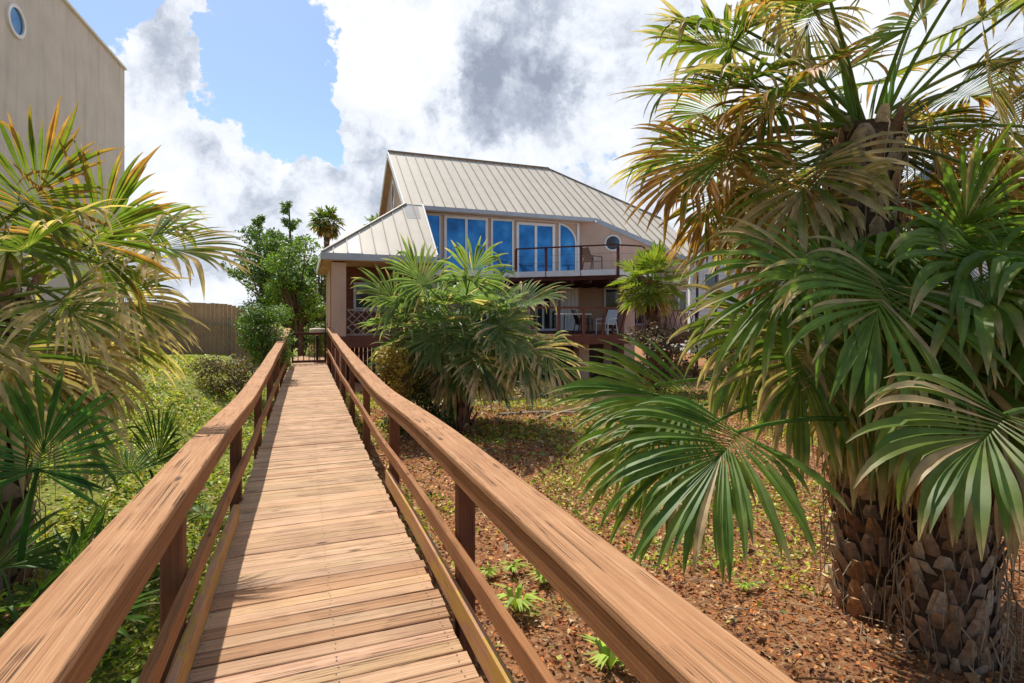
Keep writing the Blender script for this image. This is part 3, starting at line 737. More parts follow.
def boots_trunk(pts, rads, n_boots, bl, cols, seed=0, fibre=.95):
    r = random.Random(seed); mb = MB(); pts = [np.array(p, float) for p in pts]
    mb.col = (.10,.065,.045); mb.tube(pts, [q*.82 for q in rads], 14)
    seg = np.cumsum([0]+[np.linalg.norm(b-a) for a,b in zip(pts,pts[1:])]); tot = seg[-1]
    def at(s):
        s = max(0,min(tot*.999,s)); i = max(0, int(np.searchsorted(seg, s, side='right'))-1); i = min(i, len(pts)-2); t = (s-seg[i])/(seg[i+1]-seg[i])
        return pts[i]*(1-t)+pts[i+1]*t, rads[i]*(1-t)+rads[i+1]*t, nrm(pts[i+1]-pts[i])
    ga = R(137.5)
    for k in range(n_boots):
        s = tot*(k+.5)/n_boots; p, rad, ax = at(s)
        a = k*ga+r.uniform(-.12,.12); o = np.array([math.cos(a), math.sin(a), 0]); o = nrm(o-ax*np.dot(o,ax)); t = np.cross(ax, o)
        L_ = bl*r.uniform(.55,1.6); w0 = bl*.85*r.uniform(.7,1.25); th = bl*.10
        fl = r.uniform(.08,.5); lean = r.uniform(-.35,.35)
        c = np.array(cols[r.randrange(len(cols))])*r.uniform(.75,1.3)
        st = p+o*rad*.80-ax*L_*.2
        vs = []
        for q, wq, out in ((0, w0, 0), (.5, w0*.85, fl*.42), (1, w0*.42*r.uniform(.7,1.5), fl)):
            cpt = st+ax*L_*q+o*(out*L_)+t*(lean*L_*q+r.uniform(-.01,.01))
            vs += [cpt-t*wq/2-o*th*.35, cpt+o*th, cpt+t*wq/2-o*th*.35, cpt-o*th*.9]
        fs = []
        for j in range(2):
            for m_ in range(4): fs.append((j*4+m_, j*4+(m_+1)%4, j*4+4+(m_+1)%4, j*4+4+m_))
        fs.append((8,9,10,11))
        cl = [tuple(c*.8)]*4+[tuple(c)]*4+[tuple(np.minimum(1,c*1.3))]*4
        mb.add(vs, fs, cl)
        if fibre and r.random() < fibre:
            f0 = p+o*rad*1.02; mb.col = tuple(np.array((.45,.34,.22))*r.uniform(.4,1.2)); ll = bl*r.uniform(1,3)
            f1 = f0+o*ll*r.uniform(.05,.25)+t*ll*r.uniform(-.2,.2)-ax*ll*r.uniform(.1,.5); f2 = f1+t*ll*r.uniform(-.2,.2)-ax*ll*.9
            mb.tube([f0,f1,f2], [.006,.005,.0015], 4, cap=False)
    return mb
def bud(center, r_, n, hgt, colr, seed):
    rr = random.Random(seed); mb = MB()
    for k in range(n):
        a = k*2.4; t = rr.uniform(.05,.5); d = np.array([math.cos(a)*t, math.sin(a)*t, 1]); d = nrm(d)
        p = np.array(center)+np.array([math.cos(a), math.sin(a), 0])*r_*.4-np.array([0,0,.15])
        mb.col = tuple(np.array(colr)*rr.uniform(.7,1.3)); h_ = hgt*rr.uniform(.5,1.1)
        mb.tube([p, p+d*h_*.5, p+d*h_], [.03, .022, .004], 5)
    for k in range(n*6):       # fibre
        a = rr.uniform(0,6.28); p = np.array(center)+np.array([math.cos(a)*r_, math.sin(a)*r_, rr.uniform(-.35,.15)])
        q = p+np.array([math.cos(a)*.1*rr.random(), math.sin(a)*.1*rr.random(), rr.uniform(-.3,.1)])
        mb.col = tuple(np.array((.32,.18,.08))*rr.uniform(.5,1.2)); mb.tube([p, q], [.006,.002], 3, cap=False)
    return mb
def pxof(p):
    v = p-camp; dd = v[0]*SY+v[1]*CY
    return 512+F*(v[0]*CY-v[1]*SY)/max(dd,.1)
def make_palm(name, label, base, top, rad0, rad1, n_fr, petl, fr_r, seed, boots=80, bl=.22, dry=(.1,.9), elev=(80,-55), green=GREEN, droop=1.0, nseg=38, heroes=(), sway=.05, azs=None, stations=8, barkcols=((.30,.2,.13),(.22,.13,.08),(.38,.29,.22)), group=None, skip=None, tipcol=BROWN, yellow=.2, kink=.2, skirt=0, split=.56, width=1.0, fold=.35, asparts=True, tdroop=1.0, cat='palm tree'):
    global rng
    keep = rng; rng = random.Random(seed); r = rng
    base = np.array(base, float); top = np.array(top, float)
    root = empty(name, base.tolist(), label, cat, group)
    n = 7; pts = [base*(1-t)+top*t+np.array([sway*math.sin(t*3+seed), sway*math.cos(t*2.3+seed)-sway*math.cos(seed), 0])*math.sin(t*math.pi) for t in np.linspace(0,1,n)]
    pts[0] = base-np.array([0,0,.3])
    rads = [rad0*1.12]+[rad0*(1-t)+rad1*t for t in np.linspace(0,1,n)[1:]]
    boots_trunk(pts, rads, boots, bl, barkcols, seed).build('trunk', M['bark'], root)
    crown = bud(top, rad1*1.1, 6, fr_r*.9, green*1.3, seed).build('crown', M['leaf'], root)
    allmb = MB()
    for k in range(n_fr):
        t = (k+.5)/n_fr
        az = k*R(137.5)+r.uniform(-.2,.2) if azs is None else R(r.uniform(*azs))
        el = R(elev[0]+(elev[1]-elev[0])*t**.85+r.uniform(-8,8))
        dirv = np.array([math.cos(az)*math.cos(el), math.sin(az)*math.cos(el), math.sin(el)])
        pl_ = petl*r.uniform(.8,1.15)*(.75+.35*math.sin(math.pi*min(1,t+.2)))
        b_ = top+np.array([math.cos(az), math.sin(az), 0])*rad1*.6+np.array([0,0,.10-.35*t])
        hub = b_+dirv*pl_+np.array([0,0,-.12*pl_*math.cos(el)])
        if skip and skip(hub, az, el): continue
        axd = nrm(dirv+np.array([0,0,-.35-.35*t])); upv = np.array([0,0,1.0]) if abs(axd[2]) < .9 else -np.array([math.cos(az),math.sin(az),0])*np.sign(-axd[2])*-1
        upv = np.array([-math.cos(az)*math.sin(el), -math.sin(az)*math.sin(el), math.cos(el)])+np.array([r.uniform(-.35,.35),r.uniform(-.35,.35),0])
        dr_ = dry[0]+(dry[1]-dry[0])*t**1.5*r.uniform(.6,1.2)
        mb = MB() if asparts else allmb
        gcol = green*(1-.3*t)+GREEN2*.3*t
        frond_mesh(mb, b_, hub, axd, upv, fr_r*r.uniform(.85,1.1), nseg, r.uniform(95,130), droop*(.6+.9*t)*r.uniform(.8,1.2), dr_, gcol, tipcol if r.random() < .6 else STRAW*.8, fold, split, stations, width, yellow, True, kink, r.uniform(.1,.4), .28, .011*fr_r/.9, tdroop)
        if asparts: mb.build('frond', M['leaf'], crown, crease=True)
    for k in range(skirt):    # dead hanging leaves
        az = k*R(137.5)*1.3+r.uniform(-.3,.3); b_ = top+np.array([math.cos(az), math.sin(az), 0])*rad1*.8-np.array([0,0,.35])
        hub = b_+np.array([math.cos(az)*.45, math.sin(az)*.45, -.45])*petl*r.uniform(.6,1)
        if skip and skip(hub, az, -1): continue
        mb = MB() if asparts else allmb
        frond_mesh(mb, b_, hub, np.array([math.cos(az)*.3,math.sin(az)*.3,-1]), np.array([math.cos(az),math.sin(az),.3]), fr_r*.85, nseg-8, 75, 1.0, 1.0, STRAW*.7, RUST if r.random()<.5 else STRAW*.9, fold, .42, stations, width*.9, 0, True, .3, .2, .2, .009)
        if asparts: mb.build('frond', M['leaf'], crown, crease=True)
    for h_ in heroes:
        h_ = dict(h_); mb = MB(); hub = PD(*h_.pop('hub')); tip = PD(*h_.pop('tip')); bs = h_.pop('base', None)
        bs = PD(*bs) if bs else top
        upv = h_.pop('up', (0,0,1)); h_.setdefault('green', green); h_.setdefault('tipcol', tipcol); h_.setdefault('stations', 12)
        frond_mesh(mb, bs, hub, tip-hub, upv, h_.pop('R', float(np.linalg.norm(tip-hub))), **h_)
        mb.build('frond', M['leaf'], crown, crease=True)
    if not asparts: 
        allmb.build('fronds', M['leaf'], crown)
    rng = keep
    return root
# D: tall right palm
dT = PD(866,128,4.35); dB = PD(872,610,4.35); dB[2] = G(dB[0],dB[1])
camp = np.array([0,0,CZ])
def far_enough(dmin):
    def f(hub, az, el):
        v = hub-camp; dd = v[0]*SY+v[1]*CY
        return dd < dmin
    return f
make_palm('palm_tree', 'tall cabbage palm at the right with brown tipped fronds high against the sky', dB, dT, .29, .30, 54, .95, .82, 3,
          boots=330, bl=.15, dry=(.3,1.0), elev=(72,-42), green=GREEN*.9, droop=1.0, nseg=44, skip=lambda hub,az,el: far_enough(2.7)(hub,az,el) or (math.cos(az-(-2.05)) > .80 and el < .75), tipcol=RUST, yellow=.4, skirt=0, kink=.2, split=.58, width=1.15,
          heroes=[dict(hub=(737,85,3.9),tip=(620,90,3.8),R=.82,nseg=46,dry=.3,droop=.55,span=105,up=(.1,-.45,1)),
                  dict(hub=(735,145,3.9),tip=(650,190,3.7),R=.75,nseg=46,dry=.45,droop=.8,span=105,up=(-.1,-.6,1)),
                  dict(hub=(700,150,4.3),tip=(640,225,4.2),R=.75,nseg=44,dry=.6,droop=.9,span=110,up=(-.2,-.7,.9),tipcol=RUST),
                  dict(hub=(715,190,4.5),tip=(690,260,4.4),R=.62,nseg=44,dry=.55,droop=.9,span=115,up=(-.1,-.9,.5),tipcol=RUST),
                  dict(hub=(752,172,4.5),tip=(740,240,4.4),R=.6,nseg=44,dry=.8,droop=1,span=110,up=(-.1,-.9,.5),tipcol=RUST),
                  dict(hub=(935,130,4.2),tip=(950,190,4.1),R=.6,nseg=44,dry=.9,droop=1,span=110,up=(.2,-.9,.5),tipcol=RUST),
                  dict(hub=(990,60,4.1),tip=(1010,130,4.0),R=.7,nseg=44,dry=.8,droop=1,span=110,up=(.2,-.9,.6),tipcol=STRAW),
                  dict(hub=(815,10,3.9),tip=(790,70,3.8),R=.55,nseg=44,dry=.75,droop=1,span=115,up=(-.1,-.9,.5),tipcol=STRAW),
                  dict(hub=(745,30,4.3),tip=(690,20,4.3),R=.8,nseg=44,dry=.35,droop=.7,span=105,up=(0,-.6,1),tipcol=STRAW),
                  dict(hub=(775,95,3.9),tip=(740,150,3.8),R=.55,nseg=44,dry=.6,droop=1.0,span=110,up=(-.3,-.8,.9))],
          barkcols=((.36,.20,.10),(.26,.14,.08),(.45,.33,.22),(.30,.22,.17)))
# E: right front palm
eB = PD(948,640,3.75); eB[2] = G(eB[0],eB[1]); eT = PD(975,300,3.85)
make_palm('palm_tree', 'bushy short cabbage palm in the right foreground with long drooping green fronds', eB, eT, .31, .28, 46, .55, .98, 5,
          boots=420, bl=.125, dry=(.06,.75), elev=(42,-58), green=np.array([.14,.26,.05]), droop=3.0, nseg=38, skip=lambda hub,az,el: far_enough(2.35)(hub,az,el) or (pxof(hub) < 775 and hub[2] > CZ-.6), tipcol=STRAW*.85, yellow=.25, skirt=16, kink=.3, split=.6, width=1.18,
          heroes=[dict(base=(880,300,3.7),hub=(800,258,3.5),tip=(745,330,3.3),R=.88,nseg=36,dry=.25,droop=1.7,span=110,up=(-.2,-.5,1)),
                  dict(base=(900,300,3.5),hub=(890,285,3.0),tip=(860,360,2.7),R=.85,nseg=34,dry=.2,droop=1.7,span=105,up=(-.1,-.7,.8)),
                  dict(base=(950,280,3.6),hub=(975,250,3.1),tip=(985,330,2.7),R=.8,nseg=34,dry=.2,droop=1.9,span=110,up=(0,-.8,.8)),
                  dict(base=(900,430,3.7),hub=(738,432,3.25),tip=(672,505,3.0),R=.95,nseg=38,dry=.10,droop=1.5,span=88,up=(-.25,-.6,1),fold=.28,yellow=.2,width=1.2,kink=.12,green=np.array([.10,.21,.035]),split=.6,costa=.22),
                  dict(base=(880,400,4.2),hub=(712,396,3.9),tip=(600,388,3.7),R=1.1,nseg=30,dry=.1,droop=.8,span=62,width=1.15,kink=.1,up=(-.15,-.7,1),yellow=.3,green=np.array([.095,.2,.04])),
                  dict(base=(1060,430,2.6),hub=(1005,415,2.15),tip=(935,478,1.95),R=.66,nseg=26,dry=.15,droop=2.2,span=95,width=1.15,up=(-.15,-.5,1),yellow=.3,green=np.array([.1,.19,.04])),
                  dict(base=(880,400,4.3),hub=(668,415,4.0),tip=(615,480,3.8),R=.85,nseg=32,dry=.12,droop=1.5,span=90,width=1.15,up=(-.2,-.6,1),yellow=.35,green=np.array([.13,.25,.04])),
                  dict(base=(880,400,4.5),hub=(655,385,4.4),tip=(600,410,4.3),R=.85,nseg=30,dry=.15,droop=.9,span=75,width=1.15,up=(-.1,-.7,1),yellow=.4,green=np.array([.13,.25,.04])),
                  dict(base=(880,380,4.1),hub=(700,430,3.6),tip=(640,500,3.4),R=.85,nseg=34,dry=.12,droop=1.9,span=85,width=1.15,up=(-.2,-.6,1),yellow=.3,green=np.array([.12,.24,.04])),
                  dict(base=(900,340,4.0),hub=(770,320,3.9),tip=(735,400,3.7),R=.85,nseg=34,dry=.3,droop=2.0,span=100,width=1.1,up=(-.2,-.7,.9),yellow=.4),
                  dict(base=(900,360,4.0),hub=(810,350,3.7),tip=(790,430,3.5),R=.8,nseg=34,dry=.35,droop=2.2,span=100,width=1.1,up=(-.1,-.8,.8),yellow=.4),
                  dict(base=(950,330,3.7),hub=(935,372,3.35),tip=(925,460,3.2),R=.68,nseg=32,dry=.45,droop=2.0,span=95,up=(-.1,-.9,.5),yellow=.3,kink=.4),
                  dict(base=(930,330,3.9),hub=(862,385,3.75),tip=(845,470,3.6),R=.66,nseg=32,dry=.5,droop=2.0,span=90,up=(-.1,-.9,.5),yellow=.3,kink=.4),
                  dict(base=(960,330,3.8),hub=(965,240,3.3),tip=(985,170,3.2),R=.62,nseg=34,dry=.1,droop=.9,span=100,up=(-.3,-.9,.3)),
                  dict(base=(980,330,3.8),hub=(850,285,3.3),tip=(790,265,3.2),R=.8,nseg=36,dry=.15,droop=1.2,span=110,up=(-.3,-.7,.8))],
          barkcols=((.36,.24,.16),(.24,.15,.10),(.46,.37,.28),(.32,.2,.12)))
# B: centre palm in front of the house
bB = PD(458,428,11.2); bB[2] = G(bB[0],bB[1]); bT = PD(460,330,11.3)
make_palm('palm_tree', 'full leafy cabbage palm beside the boardwalk in front of the house porch', bB, bT, .26, .24, 64, .8, .92, 8,
          boots=90, bl=.26, dry=(.1,.55), elev=(60,-50), green=np.array([.15,.235,.10]), droop=.6, nseg=28, tipcol=STRAW, yellow=.08, skirt=16, kink=.25, stations=7, width=1.15,
          heroes=[dict(hub=(545,345,10.9),tip=(575,395,10.6),R=1.25,nseg=34,dry=.4,droop=1.0,span=110,up=(.2,-.7,1)),
                  dict(hub=(520,300,11.0),tip=(560,290,10.8),R=1.0,nseg=34,dry=.25,droop=.8,span=110,up=(0,-.6,1)),
                  dict(hub=(405,345,11.0),tip=(380,360,10.8),R=.9,nseg=34,dry=.2,droop=.9,span=110,up=(-.2,-.6,1)),
                  dict(hub=(480,355,10.2),tip=(495,400,9.9),R=1.05,nseg=34,dry=.4,droop=.8,span=115,up=(.1,-.9,.6)),
                  dict(hub=(425,285,10.3),tip=(410,260,10.1),R=.95,nseg=34,dry=.15,droop=.7,span=115,up=(-.1,-.9,.5)),
                  dict(hub=(470,280,10.2),tip=(480,255,10.0),R=.95,nseg=34,dry=.15,droop=.8,span=115,up=(.1,-.9,.5)),
                  dict(hub=(500,325,10.1),tip=(525,355,9.9),R=1.0,nseg=34,dry=.25,droop=.9,span=115,up=(.1,-.9,.5)),
                  dict(hub=(520,350,10.3),tip=(545,400,10.1),R=1.1,nseg=34,dry=.45,droop=.9,span=110,up=(.1,-.9,.5)),
                  dict(hub=(398,300,10.5),tip=(375,285,10.4),R=.9,nseg=34,dry=.2,droop=1.0,span=110,up=(-.2,-.9,.5)),
                  dict(hub=(440,330,10.1),tip=(420,380,9.9),R=.9,nseg=34,dry=.2,droop=.9,span=115,up=(-.1,-.9,.6))],
          barkcols=((.28,.12,.07),(.2,.09,.06),(.36,.2,.13)))
# C: small palm at the balcony
cT = PD(652,282,17.6); cB = cT.copy(); cB[2] = G(cB[0],cB[1])
make_palm('palm_tree', 'small bright yellow green fan palm standing right in front of the balconies', cB, cT, .24, .22, 34, .55, .78, 12,
          boots=90, bl=.26, dry=(.02,.25), elev=(85,-28), green=np.array([.15,.27,.03]), droop=.45, nseg=28, tipcol=YEL*1.2, yellow=.65, kink=.05, stations=6, width=1.15, skirt=4,
          barkcols=((.25,.12,.08),(.18,.09,.06)))
# A: left foreground palm
aT = PD(-12,262,4.4); aB = aT.copy(); aB[2] = G(aB[0],aB[1])
make_palm('palm_tree', 'big shaggy cabbage palm at the left edge with drooping half dried fronds', aB, aT, .28, .26, 42, .9, .95, 21,
          boots=110, bl=.25, dry=(.15,.95), elev=(48,-52), green=np.array([.12,.2,.035]), droop=.95, nseg=40, skip=lambda hub,az,el: far_enough(2.2)(hub,az,el) or hub[0] > -1.75, tipcol=STRAW, yellow=.35, skirt=12, kink=.3, split=.58, width=1.12,
          heroes=[dict(base=(0,290,4.2),hub=(88,246,4.0),tip=(120,190,3.9),R=.85,nseg=46,dry=.3,droop=.5,span=120,up=(.1,-.9,.35),yellow=.35,tipcol=RUST,split=.5),
                  dict(base=(0,290,4.2),hub=(150,240,4.4),tip=(210,250,4.4),R=.85,nseg=42,dry=.5,droop=.9,span=110,up=(.1,-.6,1),tipcol=STRAW),
                  dict(base=(0,290,4.0),hub=(60,300,3.4),tip=(110,345,3.4),R=.5,nseg=42,dry=.5,droop=1.3,span=110,up=(.1,-.7,.8),tipcol=STRAW),
                  dict(base=(0,300,4.2),hub=(120,290,4.5),tip=(180,335,4.6),R=.7,nseg=42,dry=.55,droop=1.2,span=110,up=(.2,-.6,.9),tipcol=STRAW),
                  dict(base=(-20,250,4.0),hub=(25,205,3.8),tip=(60,150,3.8),R=.7,nseg=42,dry=.3,droop=.5,span=110,up=(.1,-.9,.4),yellow=.4,tipcol=RUST),
                  dict(base=(0,290,3.8),hub=(10,250,3.2),tip=(60,215,3.0),R=.75,nseg=42,dry=.4,droop=.9,span=110,up=(.1,-.6,.9),tipcol=STRAW)])
# low palmettos on the left
def palmetto(px, py, dd, label, n_, R_, seed, heroes=(), green=GREEN2, dry=(.05,.4)):
    p = PD(px, py, dd); b_ = p.copy(); b_[2] = G(p[0],p[1]); t_ = b_+np.array([0,0,.18])
    make_palm('palmetto', label, b_, t_, .09, .08, n_, R_*.9, R_, seed, boots=14, bl=.12, dry=dry, elev=(80,5), green=green, droop=.55, nseg=34, tipcol=STRAW*.8, yellow=.1, kink=.1, sway=0, heroes=heroes, group='low palmettos left of the boardwalk', cat='palmetto', skip=far_enough(1.6))
palmetto(25, 560, 3.5, 'dark green low palmetto in the lower left corner under the big palm', 11, .55, 31,
         heroes=[dict(base=(20,560,3.4),hub=(38,470,3.1),tip=(50,410,3.1),R=.55,nseg=40,dry=.1,droop=.3,span=120,up=(.2,-1,.2),green=np.array([.06,.16,.04]),yellow=0.1,split=.55,tipcol=STRAW)])
palmetto(165, 470, 5.6, 'small palmetto half hidden by the left handrail', 5, .6, 33,
         heroes=[dict(hub=(150,470,5.3),tip=(172,405,5.3),R=.72,nseg=34,dry=.15,droop=.4,span=60,up=(-.5,-.8,.2),green=np.array([.06,.14,.04]),split=.6)])
# far palm behind the house
fT = PD(327,222,46); fB = fT.copy(); fB[2] = 0
make_palm('palm_tree', 'distant palm rising over the trees left of the porch roof', fB, fT, .3, .25, 40, .6, .95, 41, boots=60, bl=.35, dry=(.1,.6), elev=(85,-60), green=GREEN*.6, droop=.8, nseg=18, stations=5, asparts=False, skirt=8, width=1.3)
fT = PD(376,226,50); fB = fT.copy(); fB[2] = 0
make_palm('palm_tree', 'tip of a far palm just showing behind the porch roof below the gable', fB, fT, .3, .25, 30, .5, .7, 43, boots=40, bl=.35, dry=(.1,.6), elev=(85,-60), green=GREEN*.8, droop=.8, nseg=18, stations=5, asparts=False, width=1.3)
# ------------------------------------------------------------------ broadleaf plants
def leaf_cloud(mb, clumps, n, size, cols, r, flat=.4, shell=.45):
    """n leaf-sized faces in clumps; each leaf a folded 4-corner blade"""
    wts = np.array([c_[1][0]*c_[1][1]*c_[1][2] for c_ in clumps])**.7; wts /= wts.sum()
    idx = r.choice(len(clumps), n, p=wts)
    C0 = np.array([c_[0] for c_ in clumps])[idx]; RR = np.array([c_[1] for c_ in clumps])[idx]
    tone = r.uniform(.65,1.35,len(clumps))[idx]
    d = r.normal(size=(n,3)); d /= np.linalg.norm(d,axis=1)[:,None]
    rad = shell+(1-shell)*r.random(n)**.6; rad *= r.uniform(.75,1.15,n)
    P = C0+d*rad[:,None]*RR
    a = r.normal(size=(n,3)); a /= np.linalg.norm(a,axis=1)[:,None]
    nn = d*.6+np.array([0,0,flat])+r.normal(size=(n,3))*.5; nn /= np.linalg.norm(nn,axis=1)[:,None]
    a = np.cross(a, nn); a /= np.linalg.norm(a,axis=1)[:,None]+1e-9; b_ = np.cross(nn, a)
    s = size*r.uniform(.6,1.3,n)[:,None]
    A = P-a*s*.5; B = P+b_*s*.26+nn*s*.06; C2 = P+a*s*.55; D = P-b_*s*.26+nn*s*.06
    V = np.stack([A,B,C2,D],1).reshape(-1,3)
    cols = np.array(cols); ci = cols[r.integers(0,len(cols),n)]*tone[:,None]*r.uniform(.75,1.25,n)[:,None]
    b0 = len(mb.v); mb.v += [tuple(q) for q in V.tolist()]; mb.c += [tuple(q) for q in np.repeat(ci,4,axis=0).tolist()]
    mb.f += [(b0+4*i, b0+4*i+1, b0+4*i+2, b0+4*i+3) for i in range(n)]; mb.mi += [mb.m]*n
TG = [(.08,.16,.03),(.11,.22,.03),(.16,.27,.04),(.05,.1,.02)]
TB = [(.19,.32,.035),(.14,.26,.03),(.26,.36,.05),(.07,.15,.02)]
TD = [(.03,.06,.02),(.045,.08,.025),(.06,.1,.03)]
def tree(name, label, base, spec, n, size, cols, seed, group=None, cat='tree', tr=.16):
    r = np.random.default_rng(seed); rr = random.Random(seed)
    base = np.array(base, float); base[2] = G(base[0], base[1])
    root = empty(name, base.tolist(), label, cat, group)
    cl = [(np.array(c_), np.array(q)) for c_, q in spec]
    top = np.mean([c_ for c_, q in cl], axis=0)
    t = MB(); t.col = (.16,.11,.07)
    m1 = base*.4+top*.6; m1[0] += .2
    t.tube([base-np.array([0,0,.2]), (base+m1)/2+np.array([.1,0,0]), m1, top], [tr, tr*.8, tr*.6, tr*.35], 8)
    for c_, q in cl:
        s0 = m1*(1-.4)+base*.4 if rr.random() < .4 else m1
        md = (s0+c_)/2+np.array([rr.uniform(-.2,.2),rr.uniform(-.2,.2),rr.uniform(0,.3)])
        t.tube([s0, md, c_], [tr*.45, tr*.3, tr*.12], 5)
        for k in range(4):
            e = c_+np.array([rr.uniform(-1,1),rr.uniform(-1,1),rr.uniform(-.6,1)])*q*.8; t.tube([c_, e], [tr*.12, tr*.03], 4, cap=False)
    t.build('trunk', M['bark'], root)
    cr = MB(); leaf_cloud(cr, cl, n, size, cols, r); cr.build('crown', M['leafb'], root)
    return root
def clumps(px0, px1, py0, py1, d, n, rad, seed, dd=1.2, prof=None):
    r = random.Random(seed); out = []
    for k in range(n):
        px, py = r.uniform(px0,px1), r.uniform(py0,py1)
        if prof and not prof(px,py): continue
        out.append((PD(px,py,d+r.uniform(-dd,dd)), np.array([1,1,.8])*rad*r.uniform(.6,1.3)))
    return out
tree('broadleaf_tree', 'bright green leafy tree just beyond the gate left of the porch', PD(300,330,27), clumps(272,316,245,322,27,34,.62,1), 7500, .17, TB, 51)
tree('broadleaf_tree', 'darker green tree behind the fence left of the gate', PD(262,330,31), clumps(246,290,232,318,31,32,.75,2), 6000, .2, TG, 52)
# airy tiered conifers
def conifer(label, px, ytop, ybot, d, halfpx, seed):
    r = np.random.default_rng(seed); rr = random.Random(seed); top = PD(px,ytop,d); base = top.copy(); base[2] = G(base[0],base[1])
    root = empty('pine_tree', base.tolist(), label, 'tree', 'pines behind the fence')
    t = MB(); t.col = (.14,.1,.07); t.tube([base, (base+top)/2+np.array([.15,0,0]), top], [.18,.12,.03], 7)
    cl = []; zt_ = top[2]; zb_ = CZ+(HZ-ybot)*d/F; n = 9
    for k in range(34):
        q_ = rr.random()**.8; z = zt_-(zt_-zb_)*q_; w_ = halfpx*d/F*(.15+1.0*q_)*rr.uniform(.5,1.25); a = rr.uniform(0,6.28)
        o = np.array([top[0],top[1],z]); e = o+np.array([math.cos(a)*w_, math.sin(a)*w_, w_*rr.uniform(.3,1.0)])
        t.tube([o, (o+e)/2-np.array([0,0,.08*w_]), e], [.04,.025,.01], 4, cap=False)
        for u_ in (.45,.7,.9,1.05): cl.append((o+(e-o)*u_+np.array([0,0,rr.uniform(-.1,.15)]), np.array([.24,.24,.2])*rr.uniform(.5,1.3)))
    t.build('trunk', M['bark'], root); cr = MB(); leaf_cloud(cr, cl, 5200, .15, TB, r, flat=.2, shell=.05); cr.build('crown', M['leafb'], root)
conifer('airy pine with its tip highest left of the far palm', 289, 203, 290, 33, 22, 61)
conifer('airy pine leaning at the far left of the trees behind the fence', 259, 220, 300, 34, 24, 62)
tree('broadleaf_tree', 'low dark tree mass below the distant palm beside the porch eave', PD(318,330,34), clumps(300,330,262,325,34,22,.8,3), 4200, .2, TG, 53)
tree('round_shrub', 'rounded fine leaved green shrub against the left handrail near the gate', PD(266,355,14.8), clumps(248,283,309,362,14.8,26,.36,4,.4), 7500, .075, [(.10,.22,.03),(.15,.29,.04),(.06,.13,.02),(.22,.28,.05)], 54, cat='shrub', tr=.05)
tree('dry_shrub', 'brownish scrubby bush below the round shrub by the left handrail', PD(232,375,12.5), clumps(205,258,362,388,12.5,14,.26,5,.5), 2600, .07, [(.12,.10,.04),(.2,.12,.07),(.06,.09,.02),(.28,.2,.12)], 55, cat='shrub', tr=.03)
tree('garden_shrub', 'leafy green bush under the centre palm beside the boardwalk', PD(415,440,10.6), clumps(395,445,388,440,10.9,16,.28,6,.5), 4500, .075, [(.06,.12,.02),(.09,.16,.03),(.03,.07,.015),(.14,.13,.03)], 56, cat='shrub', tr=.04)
tree('flowering_vine', 'yellow gold vine clump hanging under the left side of the centre palm', PD(402,395,10.2), clumps(384,415,352,392,10.2,9,.22,7,.3), 2600, .06, [(.42,.29,.03),(.32,.22,.04),(.2,.16,.03),(.5,.38,.08)], 57, cat='vine', tr=.03)
tree('garden_shrub', 'dark bushes at the foot of the house behind the log', PD(545,405,16.5), clumps(490,600,385,408,16.5,20,.35,8,.8), 3800, .1, TD, 58, cat='shrub', tr=.04)
tree('background_shrub', 'dark bush mass added behind the gate to stand for the shade under the trees', PD(303,350,30), clumps(268,330,300,352,30,26,.6,90,.8), 3600, .2, TD, 90, cat='shrub', tr=.05)  # added mass; its dark leaf colours paint the shade beyond the gate
tree('garden_shrub', 'small bush growing on the boardwalk side just beyond the gate', PD(318,345,24.3), clumps(310,326,325,356,24.3,10,.35,9,.3), 1500, .1, TB, 59, cat='shrub', tr=.03)
tree('garden_shrub', 'tangle of twiggy brown and green growth under the small bright palm', PD(660,360,16.2), clumps(632,700,330,375,16.2,20,.4,10,.6), 3000, .12, [(.2,.12,.08),(.3,.2,.12),(.08,.1,.03),(.12,.05,.03)], 60, cat='shrub', tr=.04)
for i, (a, b_, dd_, lab) in enumerate(((700,790,15,'dense dark bush below the small bright palm to its right'),(790,900,13,'dense bush behind the thick right palm trunks'),(900,1030,12,'dense bush at the right edge behind the short palm'))):
    tree('background_shrub', lab, PD((a+b_)/2,370,dd_), clumps(a,b_,315,378,dd_,30,.5,80+i,.8), 5200, .12, [(.10,.16,.03),(.16,.2,.04),(.07,.11,.02),(.26,.19,.08)], 80+i, group='bushes behind the right palms', cat='shrub', tr=.05)
